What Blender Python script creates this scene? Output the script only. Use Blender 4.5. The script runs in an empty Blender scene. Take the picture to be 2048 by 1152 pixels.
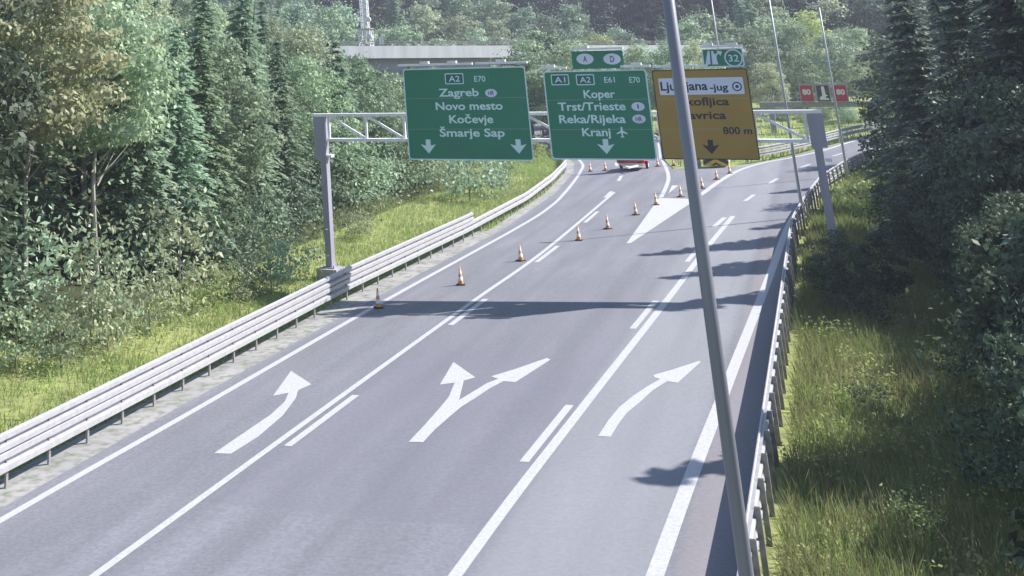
import bpy, math, random
import numpy as np
from mathutils import Matrix, Vector
random.seed(7); RNG = np.random.default_rng(7)
S = bpy.context.scene
COL = S.collection

# ------------------------------------------------------------------ camera
W0, H0 = 2048.0, 1152.0
F, PX, PY = 2341.85, 416.17, -566.06
CR = np.array([0.89346437, 0.44820014, -0.0289491])
CU = np.array([0.15059087, -0.23822381, 0.95946433])
CW = np.array([-0.42313568, 0.86160667, 0.28033933])
CH = 10.0
cd = bpy.data.cameras.new('camera'); cam = bpy.data.objects.new('camera', cd); COL.objects.link(cam)
cam.matrix_world = Matrix(((CR[0], CU[0], -CW[0], 0), (CR[1], CU[1], -CW[1], 0), (CR[2], CU[2], -CW[2], CH), (0, 0, 0, 1)))
cd.sensor_width = 36; cd.lens = F / W0 * 36
cd.shift_x = (W0 / 2 - PX) / W0; cd.shift_y = (PY - H0 / 2) / W0
cd.clip_start = 0.1; cd.clip_end = 3000
S.camera = cam

# ------------------------------------------------------------------ light
SUN = Vector((0.95, 0.67, 1.0)).normalized()
w = bpy.data.worlds.new("World"); S.world = w; w.use_nodes = True
nt = w.node_tree; bg = nt.nodes['Background']
sky = nt.nodes.new('ShaderNodeTexSky'); sky.sky_type = 'NISHITA'; sky.sun_disc = False
sky.sun_elevation = math.asin(SUN.z); sky.sun_rotation = math.atan2(SUN.x, SUN.y)
sky.air_density = 1.3; sky.dust_density = 0.6; sky.ozone_density = 2.5
nt.links.new(sky.outputs[0], bg.inputs[0]); bg.inputs[1].default_value = 0.09
ld = bpy.data.lights.new('sun', 'SUN'); ld.energy = 5.0; ld.angle = math.radians(0.5); ld.color = (1, 0.95, 0.9)
lo = bpy.data.objects.new('sun', ld); COL.objects.link(lo); lo.rotation_euler = SUN.to_track_quat('Z', 'Y').to_euler()
lo.location = (30, 20, 60)
S.view_settings.view_transform = 'Standard'; S.view_settings.look = 'None'
S.view_settings.gamma = 1; S.view_settings.exposure = 0.98
S.render.resolution_x = 1024; S.render.resolution_y = 576
S.cycles.max_bounces = 6; S.cycles.diffuse_bounces = 3; S.cycles.volume_bounces = 0; S.cycles.transmission_bounces = 3

# ------------------------------------------------------------------ geometry of the place
K, XD = 0.045, -3.5            # cross fall of the carriageway
def ray(u, v): return CW + (u - PX) / F * CR - (v - PY) / F * CU
def G(u, v, h=0.0):            # a pixel as a point on the road plane (raised by h)
    d = ray(u, v); t = (CH - h + K * XD) / (K * d[0] - d[2])
    return np.array([0, 0, CH]) + d * t
def V(u, v, Y):                # a pixel as a point at distance Y
    d = ray(u, v); return np.array([0, 0, CH]) + d * (Y / d[1])
def PR(X, Y, Z):
    q = np.array([X, Y, Z - CH]); z = q @ CW
    return PX + F * (q @ CR) / z, PY - F * (q @ CU) / z
def zr(x): return K * (x - XD)

LY = [-40, 5, 37, 56, 79, 99, 116, 127, 147, 164, 200, 240, 300, 400, 600]
LX = [-20.4, -20.3, -20.2, -19.9, -19.3, -19.9, -21.5, -23.4, -29, -35, -46, -59, -81, -121, -205]
MY = [116, 127, 147, 160, 200, 240, 300, 400, 600]
MX = [-13.0, -14.9, -17.3, -19.2, -31, -45, -67, -107, -191]
QY = [116, 122, 130, 144, 170, 200, 260]
QX = [-8.2, -4.9, -1.9, 2.3, 13, 28, 66]
RY = [-40, 5, 75, 85, 98, 110, 118, 130, 144, 170, 200, 260]
RX = [-2.75, -2.75, -2.7, -2.2, -1.3, .5, 2.2, 5.6, 10.3, 22, 38, 76]
def Lx(y): return float(np.interp(y, LY, LX))
def Mx(y): return float(np.interp(y, MY, MX))
def Qx(y): return float(np.interp(y, QY, QX))
def Rx(y): return float(np.interp(y, RY, RX))
def sm(a, b, x): t = min(1, max(0, (x - a) / (b - a))); return t * t * (3 - 2 * t)
def hill(x, y):
    k = max(0, y - 262 + 10 * math.sin(x * .03)); h = k * k / (k + 25) * .36
    return min(h, 75) * (1 + .12 * math.sin(x * .05 + 1) * min(1, k / 60))
def T(x, y):
    l = Lx(y); r = Rx(y)
    if x < l:
        d = l - x; z = zr(l) - .02 * min(d, 1.5)
        z += .07 * max(0, min(d, 9) - 1.5) + .20 * max(0, min(d, 60) - 9) * (1 if y < 150 else 1 + (y - 150) * .004)
    elif x > r:
        d = x - r; z = zr(min(r, 20)) - .42 * sm(.12, .6, d) - .10 * max(0, min(d, 9) - .8) + .25 * max(0, min(d, 60) - 14)
    else: z = zr(min(x, 20))
    if y > 170: z = z if abs(x) < 0 else max(min(z, 14), zr(l))
    return z + hill(x, y) - 0.06

# ------------------------------------------------------------------ materials
MATS = {}
def new_mat(name):
    m = bpy.data.materials.new(name); m.use_nodes = True
    n = m.node_tree.nodes; b = n['Principled BSDF']; MATS[name] = m
    return m, m.node_tree, b
def mat(name, col, rough=.6, metal=0, var=.12, scale=3.0, bump=0, spec=.5, streak=False):
    m, t, b = new_mat(name)
    tc = t.nodes.new('ShaderNodeTexCoord'); no = t.nodes.new('ShaderNodeTexNoise')
    no.inputs['Scale'].default_value = scale; no.inputs['Detail'].default_value = 6
    if streak:
        mp = t.nodes.new('ShaderNodeMapping'); mp.inputs['Scale'].default_value = (1, 1, .15)
        t.links.new(tc.outputs['Object'], mp.inputs[0]); t.links.new(mp.outputs[0], no.inputs['Vector'])
    else: t.links.new(tc.outputs['Object'], no.inputs['Vector'])
    r = t.nodes.new('ShaderNodeValToRGB')
    r.color_ramp.elements[0].position = .3; r.color_ramp.elements[1].position = .7
    r.color_ramp.elements[0].color = [c * (1 - var) for c in col] + [1]
    r.color_ramp.elements[1].color = [min(1, c * (1 + var)) for c in col] + [1]
    t.links.new(no.outputs[0], r.inputs[0]); t.links.new(r.outputs[0], b.inputs['Base Color'])
    b.inputs['Roughness'].default_value = rough; b.inputs['Metallic'].default_value = metal
    b.inputs['Specular IOR Level'].default_value = spec
    if bump:
        bp = t.nodes.new('ShaderNodeBump'); bp.inputs['Strength'].default_value = bump; bp.inputs['Distance'].default_value = .03
        t.links.new(no.outputs[0], bp.inputs['Height']); t.links.new(bp.outputs[0], b.inputs['Normal'])
    return m
def mixc(t, fac, a, b):
    n = t.nodes.new('ShaderNodeMix'); n.data_type = 'RGBA'
    if isinstance(fac, float): n.inputs[0].default_value = fac
    else: t.links.new(fac, n.inputs[0])
    for i, c in ((6, a), (7, b)):
        if isinstance(c, tuple): n.inputs[i].default_value = c + (1,)
        else: t.links.new(c, n.inputs[i])
    return n.outputs[2]
def noise(t, vec, scale, detail=5, lo=.35, hi=.65):
    n = t.nodes.new('ShaderNodeTexNoise'); n.inputs['Scale'].default_value = scale; n.inputs['Detail'].default_value = detail
    t.links.new(vec, n.inputs['Vector'])
    r = t.nodes.new('ShaderNodeMapRange'); r.inputs[1].default_value = lo; r.inputs[2].default_value = hi
    t.links.new(n.outputs[0], r.inputs[0]); return r.outputs[0]
def asphalt_mat():
    m, t, b = new_mat('asphalt')
    tc = t.nodes.new('ShaderNodeTexCoord').outputs['Object']
    mp = t.nodes.new('ShaderNodeMapping'); mp.inputs['Scale'].default_value = (1, .12, 1); t.links.new(tc, mp.inputs[0])
    c = mixc(t, noise(t, tc, .12), (.186, .188, .218), (.214, .216, .246))
    c = mixc(t, noise(t, mp.outputs[0], .9, 4), c, (.165, .168, .192))
    sx0 = t.nodes.new('ShaderNodeSeparateXYZ'); t.links.new(tc, sx0.inputs[0])
    ph = t.nodes.new('ShaderNodeMath'); ph.operation = 'MULTIPLY_ADD'; ph.inputs[1].default_value = 6.2832 / 1.85; ph.inputs[2].default_value = 1.1; t.links.new(sx0.outputs[0], ph.inputs[0])
    cs = t.nodes.new('ShaderNodeMath'); cs.operation = 'COSINE'; t.links.new(ph.outputs[0], cs.inputs[0])
    tk = t.nodes.new('ShaderNodeMapRange'); tk.inputs[1].default_value = .2; tk.inputs[2].default_value = 1; tk.inputs[3].default_value = 0; tk.inputs[4].default_value = .5; t.links.new(cs.outputs[0], tk.inputs[0])
    mp3 = t.nodes.new('ShaderNodeMapping'); mp3.inputs['Scale'].default_value = (1, .04, 1); t.links.new(tc, mp3.inputs[0])
    tn = t.nodes.new('ShaderNodeMath'); tn.operation = 'MULTIPLY'; t.links.new(tk.outputs[0], tn.inputs[0]); t.links.new(noise(t, mp3.outputs[0], .8, 4, .3, .6), tn.inputs[1])
    c = mixc(t, tn.outputs[0], c, (.145, .147, .17))
    c2 = mixc(t, noise(t, tc, 9, 8, .3, .7), (.84, .84, .84), (1.12, 1.12, 1.12))
    mu = t.nodes.new('ShaderNodeMix'); mu.data_type = 'RGBA'; mu.blend_type = 'MULTIPLY'; mu.inputs[0].default_value = 1
    t.links.new(c, mu.inputs[6]); t.links.new(c2, mu.inputs[7])
    # resurfaced middle lane and lighter worn right lane (laid courses of different age)
    sx = t.nodes.new('ShaderNodeSeparateXYZ'); t.links.new(tc, sx.inputs[0])
    def gate(sock, v, w_):
        r = t.nodes.new('ShaderNodeMapRange'); r.inputs[1].default_value = v - w_; r.inputs[2].default_value = v + w_
        t.links.new(sock, r.inputs[0]); return r.outputs[0]
    def mul(a_, b_):
        n = t.nodes.new('ShaderNodeMath'); n.operation = 'MULTIPLY'; t.links.new(a_, n.inputs[0]); t.links.new(b_, n.inputs[1]); return n.outputs[0]
    def inv(a_):
        n = t.nodes.new('ShaderNodeMath'); n.operation = 'SUBTRACT'; n.inputs[0].default_value = 1; t.links.new(a_, n.inputs[1]); return n.outputs[0]
    mid = mul(mul(gate(sx.outputs[0], -15.1, .15), inv(gate(sx.outputs[0], -7.9, .15))), gate(sx.outputs[1], 29.6, .12))
    def half(a_, k_):
        n = t.nodes.new('ShaderNodeMath'); n.operation = 'MULTIPLY'; t.links.new(a_, n.inputs[0]); n.inputs[1].default_value = k_; return n.outputs[0]
    far = t.nodes.new('ShaderNodeMapRange'); far.inputs[1].default_value = 60; far.inputs[2].default_value = 45; t.links.new(sx.outputs[1], far.inputs[0])
    col = mixc(t, half(mul(mid, far.outputs[0]), .35), mu.outputs[2], (.15, .15, .19))
    sh = mul(gate(sx.outputs[0], -4.1, .12), inv(gate(sx.outputs[1], 75., 8.)))
    col = mixc(t, half(sh, .4), col, (.25, .22, .22))
    rt = mul(gate(sx.outputs[0], -7.9, .2), inv(gate(sx.outputs[0], -4.4, .2)))
    col = mixc(t, half(rt, .35), col, (.30, .31, .33))
    t.links.new(col, b.inputs['Base Color']); b.inputs['Roughness'].default_value = .85; b.inputs['Specular IOR Level'].default_value = .3
    return m
def ground_mat(name, cols):
    m, t, b = new_mat(name); tc = t.nodes.new('ShaderNodeTexCoord').outputs['Object']
    c = mixc(t, noise(t, tc, .35, 6), cols[0], cols[1])
    c = mixc(t, noise(t, tc, 3.0, 8, .45, .7), c, cols[2])
    t.links.new(c, b.inputs['Base Color']); b.inputs['Roughness'].default_value = 1; b.inputs['Specular IOR Level'].default_value = .1
    return m
def leaf_mat(name, c1, c2, c3, trans=.35, gloss=.35):
    m, t, b = new_mat(name); t.nodes.remove(b)
    out = t.nodes['Material Output']
    ge = t.nodes.new('ShaderNodeNewGeometry'); oi = t.nodes.new('ShaderNodeObjectInfo')
    c = mixc(t, ge.outputs['Random Per Island'], c1, c2)
    tc = t.nodes.new('ShaderNodeTexCoord').outputs['Object']
    c = mixc(t, noise(t, tc, .45, 3, .4, .65), c, c3)
    hs = t.nodes.new('ShaderNodeHueSaturation')
    mr = t.nodes.new('ShaderNodeMapRange'); mr.inputs[3].default_value = .485; mr.inputs[4].default_value = .52; t.links.new(oi.outputs['Random'], mr.inputs[0])
    mv = t.nodes.new('ShaderNodeMath'); mv.operation = 'MULTIPLY'; mv.inputs[1].default_value = 7.31; t.links.new(oi.outputs['Random'], mv.inputs[0])
    fr = t.nodes.new('ShaderNodeMath'); fr.operation = 'FRACT'; t.links.new(mv.outputs[0], fr.inputs[0])
    mr2 = t.nodes.new('ShaderNodeMapRange'); mr2.inputs[3].default_value = .7; mr2.inputs[4].default_value = 1.3; t.links.new(fr.outputs[0], mr2.inputs[0])
    t.links.new(mr.outputs[0], hs.inputs['Hue']); t.links.new(mr2.outputs[0], hs.inputs['Value']); t.links.new(c, hs.inputs['Color'])
    d = t.nodes.new('ShaderNodeBsdfPrincipled'); d.inputs['Roughness'].default_value = .55; d.inputs['Specular IOR Level'].default_value = gloss
    tr = t.nodes.new('ShaderNodeBsdfTranslucent'); mx = t.nodes.new('ShaderNodeMixShader'); mx.inputs[0].default_value = trans
    t.links.new(hs.outputs[0], d.inputs['Base Color']); t.links.new(hs.outputs[0], tr.inputs[0])
    t.links.new(d.outputs[0], mx.inputs[1]); t.links.new(tr.outputs[0], mx.inputs[2]); t.links.new(mx.outputs[0], out.inputs[0])
    return m
asphalt = asphalt_mat()
grass_ground = ground_mat('grass_ground', [(.25, .29, .10), (.31, .34, .125), (.19, .19, .095)])
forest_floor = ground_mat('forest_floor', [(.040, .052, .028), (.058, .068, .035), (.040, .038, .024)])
gravel = ground_mat('gravel', [(.28, .275, .28), (.36, .35, .35), (.17, .19, .14)])
paint = mat('road_paint', (.43, .43, .45), .7, var=.16, scale=14)
railsteel = mat('rail_steel', (.41, .41, .43), .55, .15, .12, 4)
galv = mat('galvanised_steel', (.78, .78, .80), .6, .0, .10, 4)
galvdark = mat('weathered_steel', (.30, .29, .29), .6, .3, .3, 5)
nearpost = mat('near_post_grey', (.19, .19, .235), .38, .0, .10, 1.5, streak=True)
lampgrey = mat('lamp_post_grey', (.42, .43, .44), .4, .0, .06, 2, streak=True)
postgrey = mat('grey_painted_steel', (.30, .29, .36), .4, .0, .08, 2, streak=True)
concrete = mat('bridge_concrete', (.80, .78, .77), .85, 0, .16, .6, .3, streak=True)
concshade = mat('shaded_concrete', (.33, .33, .35), .85, 0, .12, .8)  # concrete with shade put into its darker colour
signgreen = mat('sign_green', (.008, .195, .115), .45, var=.04, scale=.8)
signyellow = mat('sign_yellow', (.36, .225, .045), .5, var=.07, scale=.8)
signwhite = mat('sign_white', (.62, .80, .82), .5, var=.03)
panelwhite = mat('panel_white', (.66, .70, .86), .5, var=.03)
signblack = mat('sign_black', (.02, .02, .025), .5, var=.03)
signback = mat('sign_back_alloy', (.35, .35, .36), .5, .5, .05)
e_green = mat('plate_green', (.02, .27, .19), .5, var=.03)
e_blue = mat('plate_blue_green', (.01, .12, .12), .5, var=.03)
coneorange = mat('cone_orange', (.72, .27, .04), .5, var=.08)
conewhite = mat('cone_white', (.75, .75, .72), .5, var=.06)
rubber = mat('rubber', (.03, .03, .03), .8, var=.1)
red = mat('red_paint', (.55, .03, .04), .45, var=.1)
yellow = mat('yellow_sheet', (.75, .45, .04), .5, var=.06)
bark = mat('bark', (.13, .105, .085), .9, 0, .35, 3, .5, streak=True)
palebark = mat('pale_bark', (.30, .28, .25), .9, 0, .3, 3, .4, streak=True)
ledred = mat('display_red', (.45, .01, .03), .5, var=.05)
LEAF = {
 'green': leaf_mat('leaves_green', (0.165, 0.250, 0.135), (0.370, 0.460, 0.285), (0.270, 0.350, 0.230), .35, .5),
 'bluegreen': leaf_mat('leaves_bluegreen', (0.173, 0.277, 0.180), (0.405, 0.525, 0.360), (0.285, 0.383, 0.277), .35, .5),
 'pale': leaf_mat('leaves_pale', (0.260, 0.345, 0.182), (0.520, 0.550, 0.377), (0.390, 0.429, 0.273), .35, .5),
 'olive': leaf_mat('leaves_olive', (.190, .220, .105), (.420, .430, .260), (.360, .375, .230), .35, .5),
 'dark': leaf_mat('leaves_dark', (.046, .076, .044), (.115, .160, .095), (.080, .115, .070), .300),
 'conifer': leaf_mat('needles', (.065, .105, .080), (.200, .260, .205), (.250, .310, .230), .2, .4),
 'lime': leaf_mat('leaves_lime', (0.273, 0.377, 0.130), (0.494, 0.550, 0.247), (0.390, 0.468, 0.195), .4),
 'grass': leaf_mat('grass_blades', (.23, .325, .105), (.39, .465, .175), (.34, .385, .165), .4, .1),
 'grassdark': leaf_mat('grass_blades_green', (.18, .245, .08), (.37, .435, .155), (.31, .325, .145), .4, .1),
 'hillshade': leaf_mat('leaves_hillshade', (.014, .026, .026), (.035, .060, .050), (.022, .038, .036), .2),  # near-black leaves paint the shady gaps of the far hillside
}

# ------------------------------------------------------------------ mesh helpers
def tag(o, label=None, cat=None, group=None, kind=None):
    if label: o['label'] = label
    if cat: o['category'] = cat
    if group: o['group'] = group
    if kind: o['kind'] = kind
    return o
def npmesh(name, verts, quads, material, smooth=False):
    me = bpy.data.meshes.new(name); k = quads.shape[1]
    me.vertices.add(len(verts)); me.vertices.foreach_set('co', np.asarray(verts, dtype=np.float32).ravel())
    me.loops.add(quads.size); me.loops.foreach_set('vertex_index', quads.astype(np.int32).ravel())
    me.polygons.add(len(quads)); me.polygons.foreach_set('loop_start', np.arange(0, quads.size, k, dtype=np.int32))
    me.update(calc_edges=True)
    me.materials.append(material); me.validate()
    return me
def link(name, me, parent=None, loc=None):
    o = bpy.data.objects.new(name, me); COL.objects.link(o)
    if parent: o.parent = parent
    if loc is not None: o.location = loc
    return o
def empty(name, loc, rz=0):
    o = bpy.data.objects.new(name, None); COL.objects.link(o); o.location = loc; o.rotation_euler = (0, 0, rz); o.empty_display_size = .3
    return o
class MB:
    def __init__(s): s.v = []; s.f = []; s.m = []; s.mats = []
    def mi(s, m):
        if m not in s.mats: s.mats.append(m)
        return s.mats.index(m)
    def add(s, vs, fs, m):
        b = len(s.v); s.v += [tuple(map(float, v)) for v in vs]; k = s.mi(m)
        for f in fs: s.f.append([b + i for i in f]); s.m.append(k)
        return s
    def box(s, x0, x1, y0, y1, z0, z1, m, R=None, o=(0, 0, 0)):
        vs = [Vector((x, y, z)) for z in (z0, z1) for y in (y0, y1) for x in (x0, x1)]
        if R is not None: vs = [R @ v for v in vs]
        vs = [v + Vector(o) for v in vs]
        return s.add(vs, [(0, 2, 3, 1), (4, 5, 7, 6), (0, 1, 5, 4), (2, 6, 7, 3), (0, 4, 6, 2), (1, 3, 7, 5)], m)
    def tube(s, pts, rs, m, n=8, cap=True):
        pts = [Vector(p) for p in pts]; rings = []
        for i, p in enumerate(pts):
            d = (pts[min(i + 1, len(pts) - 1)] - pts[max(i - 1, 0)]).normalized()
            a = d.orthogonal().normalized() if abs(d.z) < .9 else Vector((1, 0, 0)) - d * d.x
            a.normalize(); b = d.cross(a); r = rs[i] if hasattr(rs, '__len__') else rs
            rings.append([p + (a * math.cos(2 * math.pi * (k + .5) / n) + b * math.sin(2 * math.pi * (k + .5) / n)) * r for k in range(n)])
        vs = [v for g in rings for v in g]; fs = []
        for i in range(len(pts) - 1):
            for k in range(n): fs.append((i * n + k, i * n + (k + 1) % n, (i + 1) * n + (k + 1) % n, (i + 1) * n + k))
        if cap: fs.append(tuple(range(n))[::-1]); fs.append(tuple((len(pts) - 1) * n + k for k in range(n)))
        return s.add(vs, fs, m)
    def bar(s, a, b, w_, h_, m):       # rectangular bar from a to b
        a = Vector(a); b = Vector(b); d = (b - a).normalized()
        up = Vector((0, 0, 1)) if abs(d.z) < .95 else Vector((0, 1, 0))
        sd = d.cross(up).normalized(); u2 = sd.cross(d)
        vs = [p + sd * (w_ / 2 * i) + u2 * (h_ / 2 * j) for p in (a, b) for i, j in ((-1, -1), (1, -1), (1, 1), (-1, 1))]
        return s.add(vs, [(0, 1, 2, 3), (7, 6, 5, 4), (0, 4, 5, 1), (1, 5, 6, 2), (2, 6, 7, 3), (3, 7, 4, 0)], m)
    def build(s, name, parent=None, smooth=False, loc=None):
        me = bpy.data.meshes.new(name); me.from_pydata(s.v, [], s.f)
        for m in s.mats: me.materials.append(m)
        me.polygons.foreach_set('material_index', s.m)
        if smooth: me.polygons.foreach_set('use_smooth', [True] * len(s.f))
        me.update(); return link(name, me, parent, loc)

# ------------------------------------------------------------------ terrain and roads
xs = sorted(set([-420, -350, -300, -260, -220, -190, -165, -145] + list(range(-130, 60, 3)) + [65, 75, 90, 110, 140, 180, 230]))
ys = sorted(set(list(range(-40, 20, 10)) + list(range(20, 262, 3)) + list(range(264, 480, 8)) + [520, 580, 660]))
vv = np.array([(x, y, T(x, y) + .12 * math.sin(x * .9) * math.cos(y * .7) * (1 if x < Lx(y) - 4 or x > Rx(y) + 4 else 0) - (.12 if (Lx(y) - 4 < x < Rx(y) + 4 ) else 0)) for y in ys for x in xs])
nx = len(xs)
ff = np.array([(j * nx + i, j * nx + i + 1, (j + 1) * nx + i + 1, (j + 1) * nx + i) for j in range(len(ys) - 1) for i in range(nx - 1)])
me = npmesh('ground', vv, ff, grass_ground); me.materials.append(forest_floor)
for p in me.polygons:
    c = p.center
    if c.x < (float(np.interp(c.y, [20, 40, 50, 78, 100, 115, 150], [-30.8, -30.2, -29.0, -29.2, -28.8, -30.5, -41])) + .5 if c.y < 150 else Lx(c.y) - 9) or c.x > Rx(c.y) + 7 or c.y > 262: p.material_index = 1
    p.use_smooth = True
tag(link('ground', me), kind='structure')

def strip(name, ya, yb, fa, fb, m, h, label=None, kind='structure', step=2.0, parent=None):
    n = max(2, int((yb - ya) / step)); b = MB(); vs = []
    for i in range(n + 1):
        y = ya + (yb - ya) * i / n; a, c = fa(y), fb(y)
        vs += [(a, y, zr(min(a, 20)) + h), (c, y, zr(min(c, 20)) + h)]
    b.add(vs, [(2 * i, 2 * i + 1, 2 * i + 3, 2 * i + 2) for i in range(n)], m)
    o = b.build(name, parent)
    if not parent: tag(o, kind=kind)
    return o
strip('road', -38, 116, Lx, Rx, asphalt, 0)
strip('road', 116, 420, Lx, Mx, asphalt, 0)
strip('slip_road', 116, 255, Qx, Rx, asphalt, 0)
strip('gravel_verge', -38, 78, lambda y: Lx(y) - 1.5, Lx, gravel, -.01)
strip('gravel_verge', 78, 160, lambda y: Lx(y) - .8, Lx, gravel, -.01)

def poly(pts, h=.006):
    return [(p[0], p[1], zr(p[0]) + h) for p in pts]
def road_line(b, pts, width, h=.006):
    P = [np.array(p[:2]) for p in pts]; vs = []
    for i, p in enumerate(P):
        d = P[min(i + 1, len(P) - 1)] - P[max(i - 1, 0)]; d = d / np.linalg.norm(d); n = np.array([d[1], -d[0]]) * width / 2
        for q in (p - n, p + n): vs.append((q[0], q[1], zr(q[0]) + h))
    b.add(vs, [(2 * i, 2 * i + 1, 2 * i + 3, 2 * i + 2) for i in range(len(P) - 1)], paint)
def smooth_path(pts, n=6):
    pts = [np.array(p[:2], float) for p in pts]; out = []
    Q = [2 * pts[0] - pts[1]] + pts + [2 * pts[-1] - pts[-2]]
    for i in range(1, len(Q) - 2):
        a, b_, c, d = Q[i - 1], Q[i], Q[i + 1], Q[i + 2]
        for k in range(n):
            t = k / n; out.append(.5 * ((2 * b_) + (-a + c) * t + (2 * a - 5 * b_ + 4 * c - d) * t * t + (-a + 3 * b_ - 3 * c + d) * t ** 3))
    out.append(pts[-1]); return out
mk = MB()   # all continuous lane lines: one marking structure
Aline = [(-19.75, 5), (-19.7, 27), (-19.5, 37), (-19.2, 56), (-18.5, 79.4), (-18.55, 89.7), (-19.2, 99.2), (-20.9, 115.8), (-22.7, 127), (-28.3, 147), (-34.2, 164), (-45, 200)]
Bline = [(-15.7, 5), (-15.55, 25), (-15.4, 40.4), (-15.2, 55.9), (-14.95, 70), (-15.3, 88)]
Bline[-1] = (-15.4, 98.4)
Cline = [(-8.5, 5), (-8.2, 27), (-7.85, 38.8), (-7.2, 56.3), (-6.75, 70), (-6.2, 83.2)]
Dline = [(-4.75, 5), (-4.45, 28), (-4.1, 41.1), (-3.5, 61.1), (-2.95, 80), (-1.9, 96), (-.9, 103.5), (2.0, 119.5), (5.2, 131), (9.9, 145), (21.5, 171), (37, 200)]
Eline = [G(u, v)[:2] for u, v in [(1385, 398), (1405, 387), (1440, 362), (1480, 340), (1530, 325), (1580, 316)]] + [(-1.1, 130), (2.9, 143.5), (13.6, 170), (28.6, 200)]
Gline = [G(u, v)[:2] for u, v in [(1322, 395), (1333, 372), (1337, 355), (1333, 338), (1323, 318)]] + [(-15.2, 127.2), (-17.6, 147), (-19.6, 160), (-31.5, 200)]
for L, wd in ((Aline, .26), (Bline, .22), (Cline, .28), (Dline, .34), (Eline, .42), (Gline, .3)):
    road_line(mk, smooth_path(L), wd)
tag(mk.build('lane_lines'), kind='structure')
dk = MB()
def on(L, y):
    return float(np.interp(y, [p[1] for p in L], [p[0] for p in L]))
for a in (2, 18.4, 34.3, 50.6, 66.1, 81.3): # short dashes beside the long lines
    for L, s in ((Bline, .42), (Cline, -.42)):
        if L is Cline and a > 70: continue
        e = a + 5.5
        road_line(dk, [(on(L, a) + s, a), (on(L, e) + s, e)], .24)
for (a, b_) in (((-6.95, 78.4), (-6.65, 82.6)), ((-5.9, 90.9), (-5.5, 94.6)), ((-4.8, 101.6), (-4.3, 105.2)), ((-15.55, 95), (-15.7, 99.1)), ((-16.3, 107), (-16.7, 111.5)), ((-2.9, 113), (-2.1, 116.5)), ((-.3, 123.5), (.7, 127)), ((-18.4, 121), (-19.1, 125))):
    road_line(dk, [a, b_], .28)
tag(dk.build('lane_dashes'), kind='structure')
def marking(pix, name='arrow_marking'):
    b = MB(); b.add([(p[0], p[1], zr(p[0]) + .007) for p in (G(u, v) for u, v in pix)], [tuple(range(len(pix)))[::-1]], paint)
    o = b.build(name); tag(o, kind='structure'); return o
def zm(pts, ox, oy, s): return [(ox + x * s, oy + y * s) for x, y in pts]
marking([(428, 907), (462, 908), (517, 873), (565, 832), (592, 796), (596, 781), (623, 769), (582, 742), (546, 792), (577, 786), (570, 803), (541, 830), (498, 859)])
marking(zm([(100, 1060), (265, 1065), (400, 920), (560, 780), (700, 660), (860, 560), (1040, 440), (1190, 362), (1330, 372), (1735, 112), (1690, 95), (1330, 220), (1050, 305), (1130, 335), (1000, 385), (860, 470), (680, 580), (735, 355), (870, 318), (615, 140), (460, 400), (630, 380), (560, 545), (440, 690), (280, 870)], 800, 700, .17363))
marking(zm([(100, 1045), (250, 1055), (350, 890), (450, 760), (600, 640), (760, 490), (940, 380), (1065, 400), (1345, 145), (1320, 135), (1000, 240), (770, 305), (780, 335), (850, 355), (700, 440), (520, 560), (350, 700), (220, 860)], 1180, 700, .16495))
marking([(1253, 487), (1262, 486), (1382, 406), (1385, 398), (1318, 396)], 'gore_marking')
marking([(1336, 388), (1357, 371), (1344, 371)], 'gore_marking')

# ------------------------------------------------------------------ guardrails
def rail_beam(name, path, zc, m, parent, side=1, hh=.31, off=.0):
    """w-beam following path (x,y) with centre height zc above the road plane; side=+1: ridges towards +x"""
    prof = [(-.5, -.03), (-.46, .085), (-.17, .095), (-.09, -.05), (.07, -.05), (.15, .075), (.42, .085), (.5, -.03)]
    b = MB(); n = len(prof); vs = []
    for i, p in enumerate(path):
        q0 = np.array(path[max(0, i - 1)]); q1 = np.array(path[min(len(path) - 1, i + 1)]); d = q1 - q0; d = d / np.linalg.norm(d)
        nrm = np.array([d[1], -d[0]]) * side
        for (u, v) in prof:
            q = np.array(p) + nrm * (v + off); vs.append((q[0], q[1], zr(p[0]) + zc + u * hh))
        for (u, v) in prof[::-1]:
            q = np.array(p) + nrm * (v + off - .006); vs.append((q[0], q[1], zr(p[0]) + zc + u * hh))
    N = 2 * n
    fs = [(i * N + k, i * N + (k + 1) % N, (i + 1) * N + (k + 1) % N, (i + 1) * N + k) for i in range(len(path) - 1) for k in range(N)]
    fs += [tuple(range(N)), tuple((len(path) - 1) * N + k for k in range(N))[::-1]]
    b.add(vs, fs, m); return b.build(name, parent)
def path_pts(L, ya, yb, step):
    return [(float(np.interp(y, [p[1] for p in L], [p[0] for p in L])), y) for y in np.arange(ya, yb + .01, step)]
RL = [(-21.07, 0), (-21.07, 56), (-20.4, 74.6), (-20.35, 91), (-21.2, 105), (-22.5, 118), (-24.8, 130), (-30.4, 148), (-36.4, 165)]
g = empty('guardrail', (-21.07, 30, zr(-21.07)))
tag(g, 'long pale double-height steel guardrail along the left edge of the carriageway', 'guardrail')
def pb(parent, f, name, *a, **k):
    o = f(name, *a, **k); return o
def child_world(o, root):
    o.parent = root; o.matrix_parent_inverse = root.matrix_world.inverted() if False else Matrix.Translation(-Vector(root.location)); return o
def reparent(o, root):
    o.parent = root; o.matrix_parent_inverse = (Matrix.Translation(root.location) @ root.rotation_euler.to_matrix().to_4x4()).inverted(); return o
reparent(rail_beam('lower_beam', path_pts(RL, 12, 162, 2), .64, railsteel, None, 1, .50), g)
reparent(rail_beam('upper_beam', path_pts(RL, 12, 76, 2), 1.12, railsteel, None, 1, .43), g)
pm = MB(); pm.box(-.06, .0, -.05, .05, -.15, 1.32, galvdark); pm0 = pm.build('post')
pml = MB(); pml.box(-.06, .0, -.05, .05, -.15, .7, galvdark); pml0 = pml.build('post')
first = [True, True]
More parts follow.
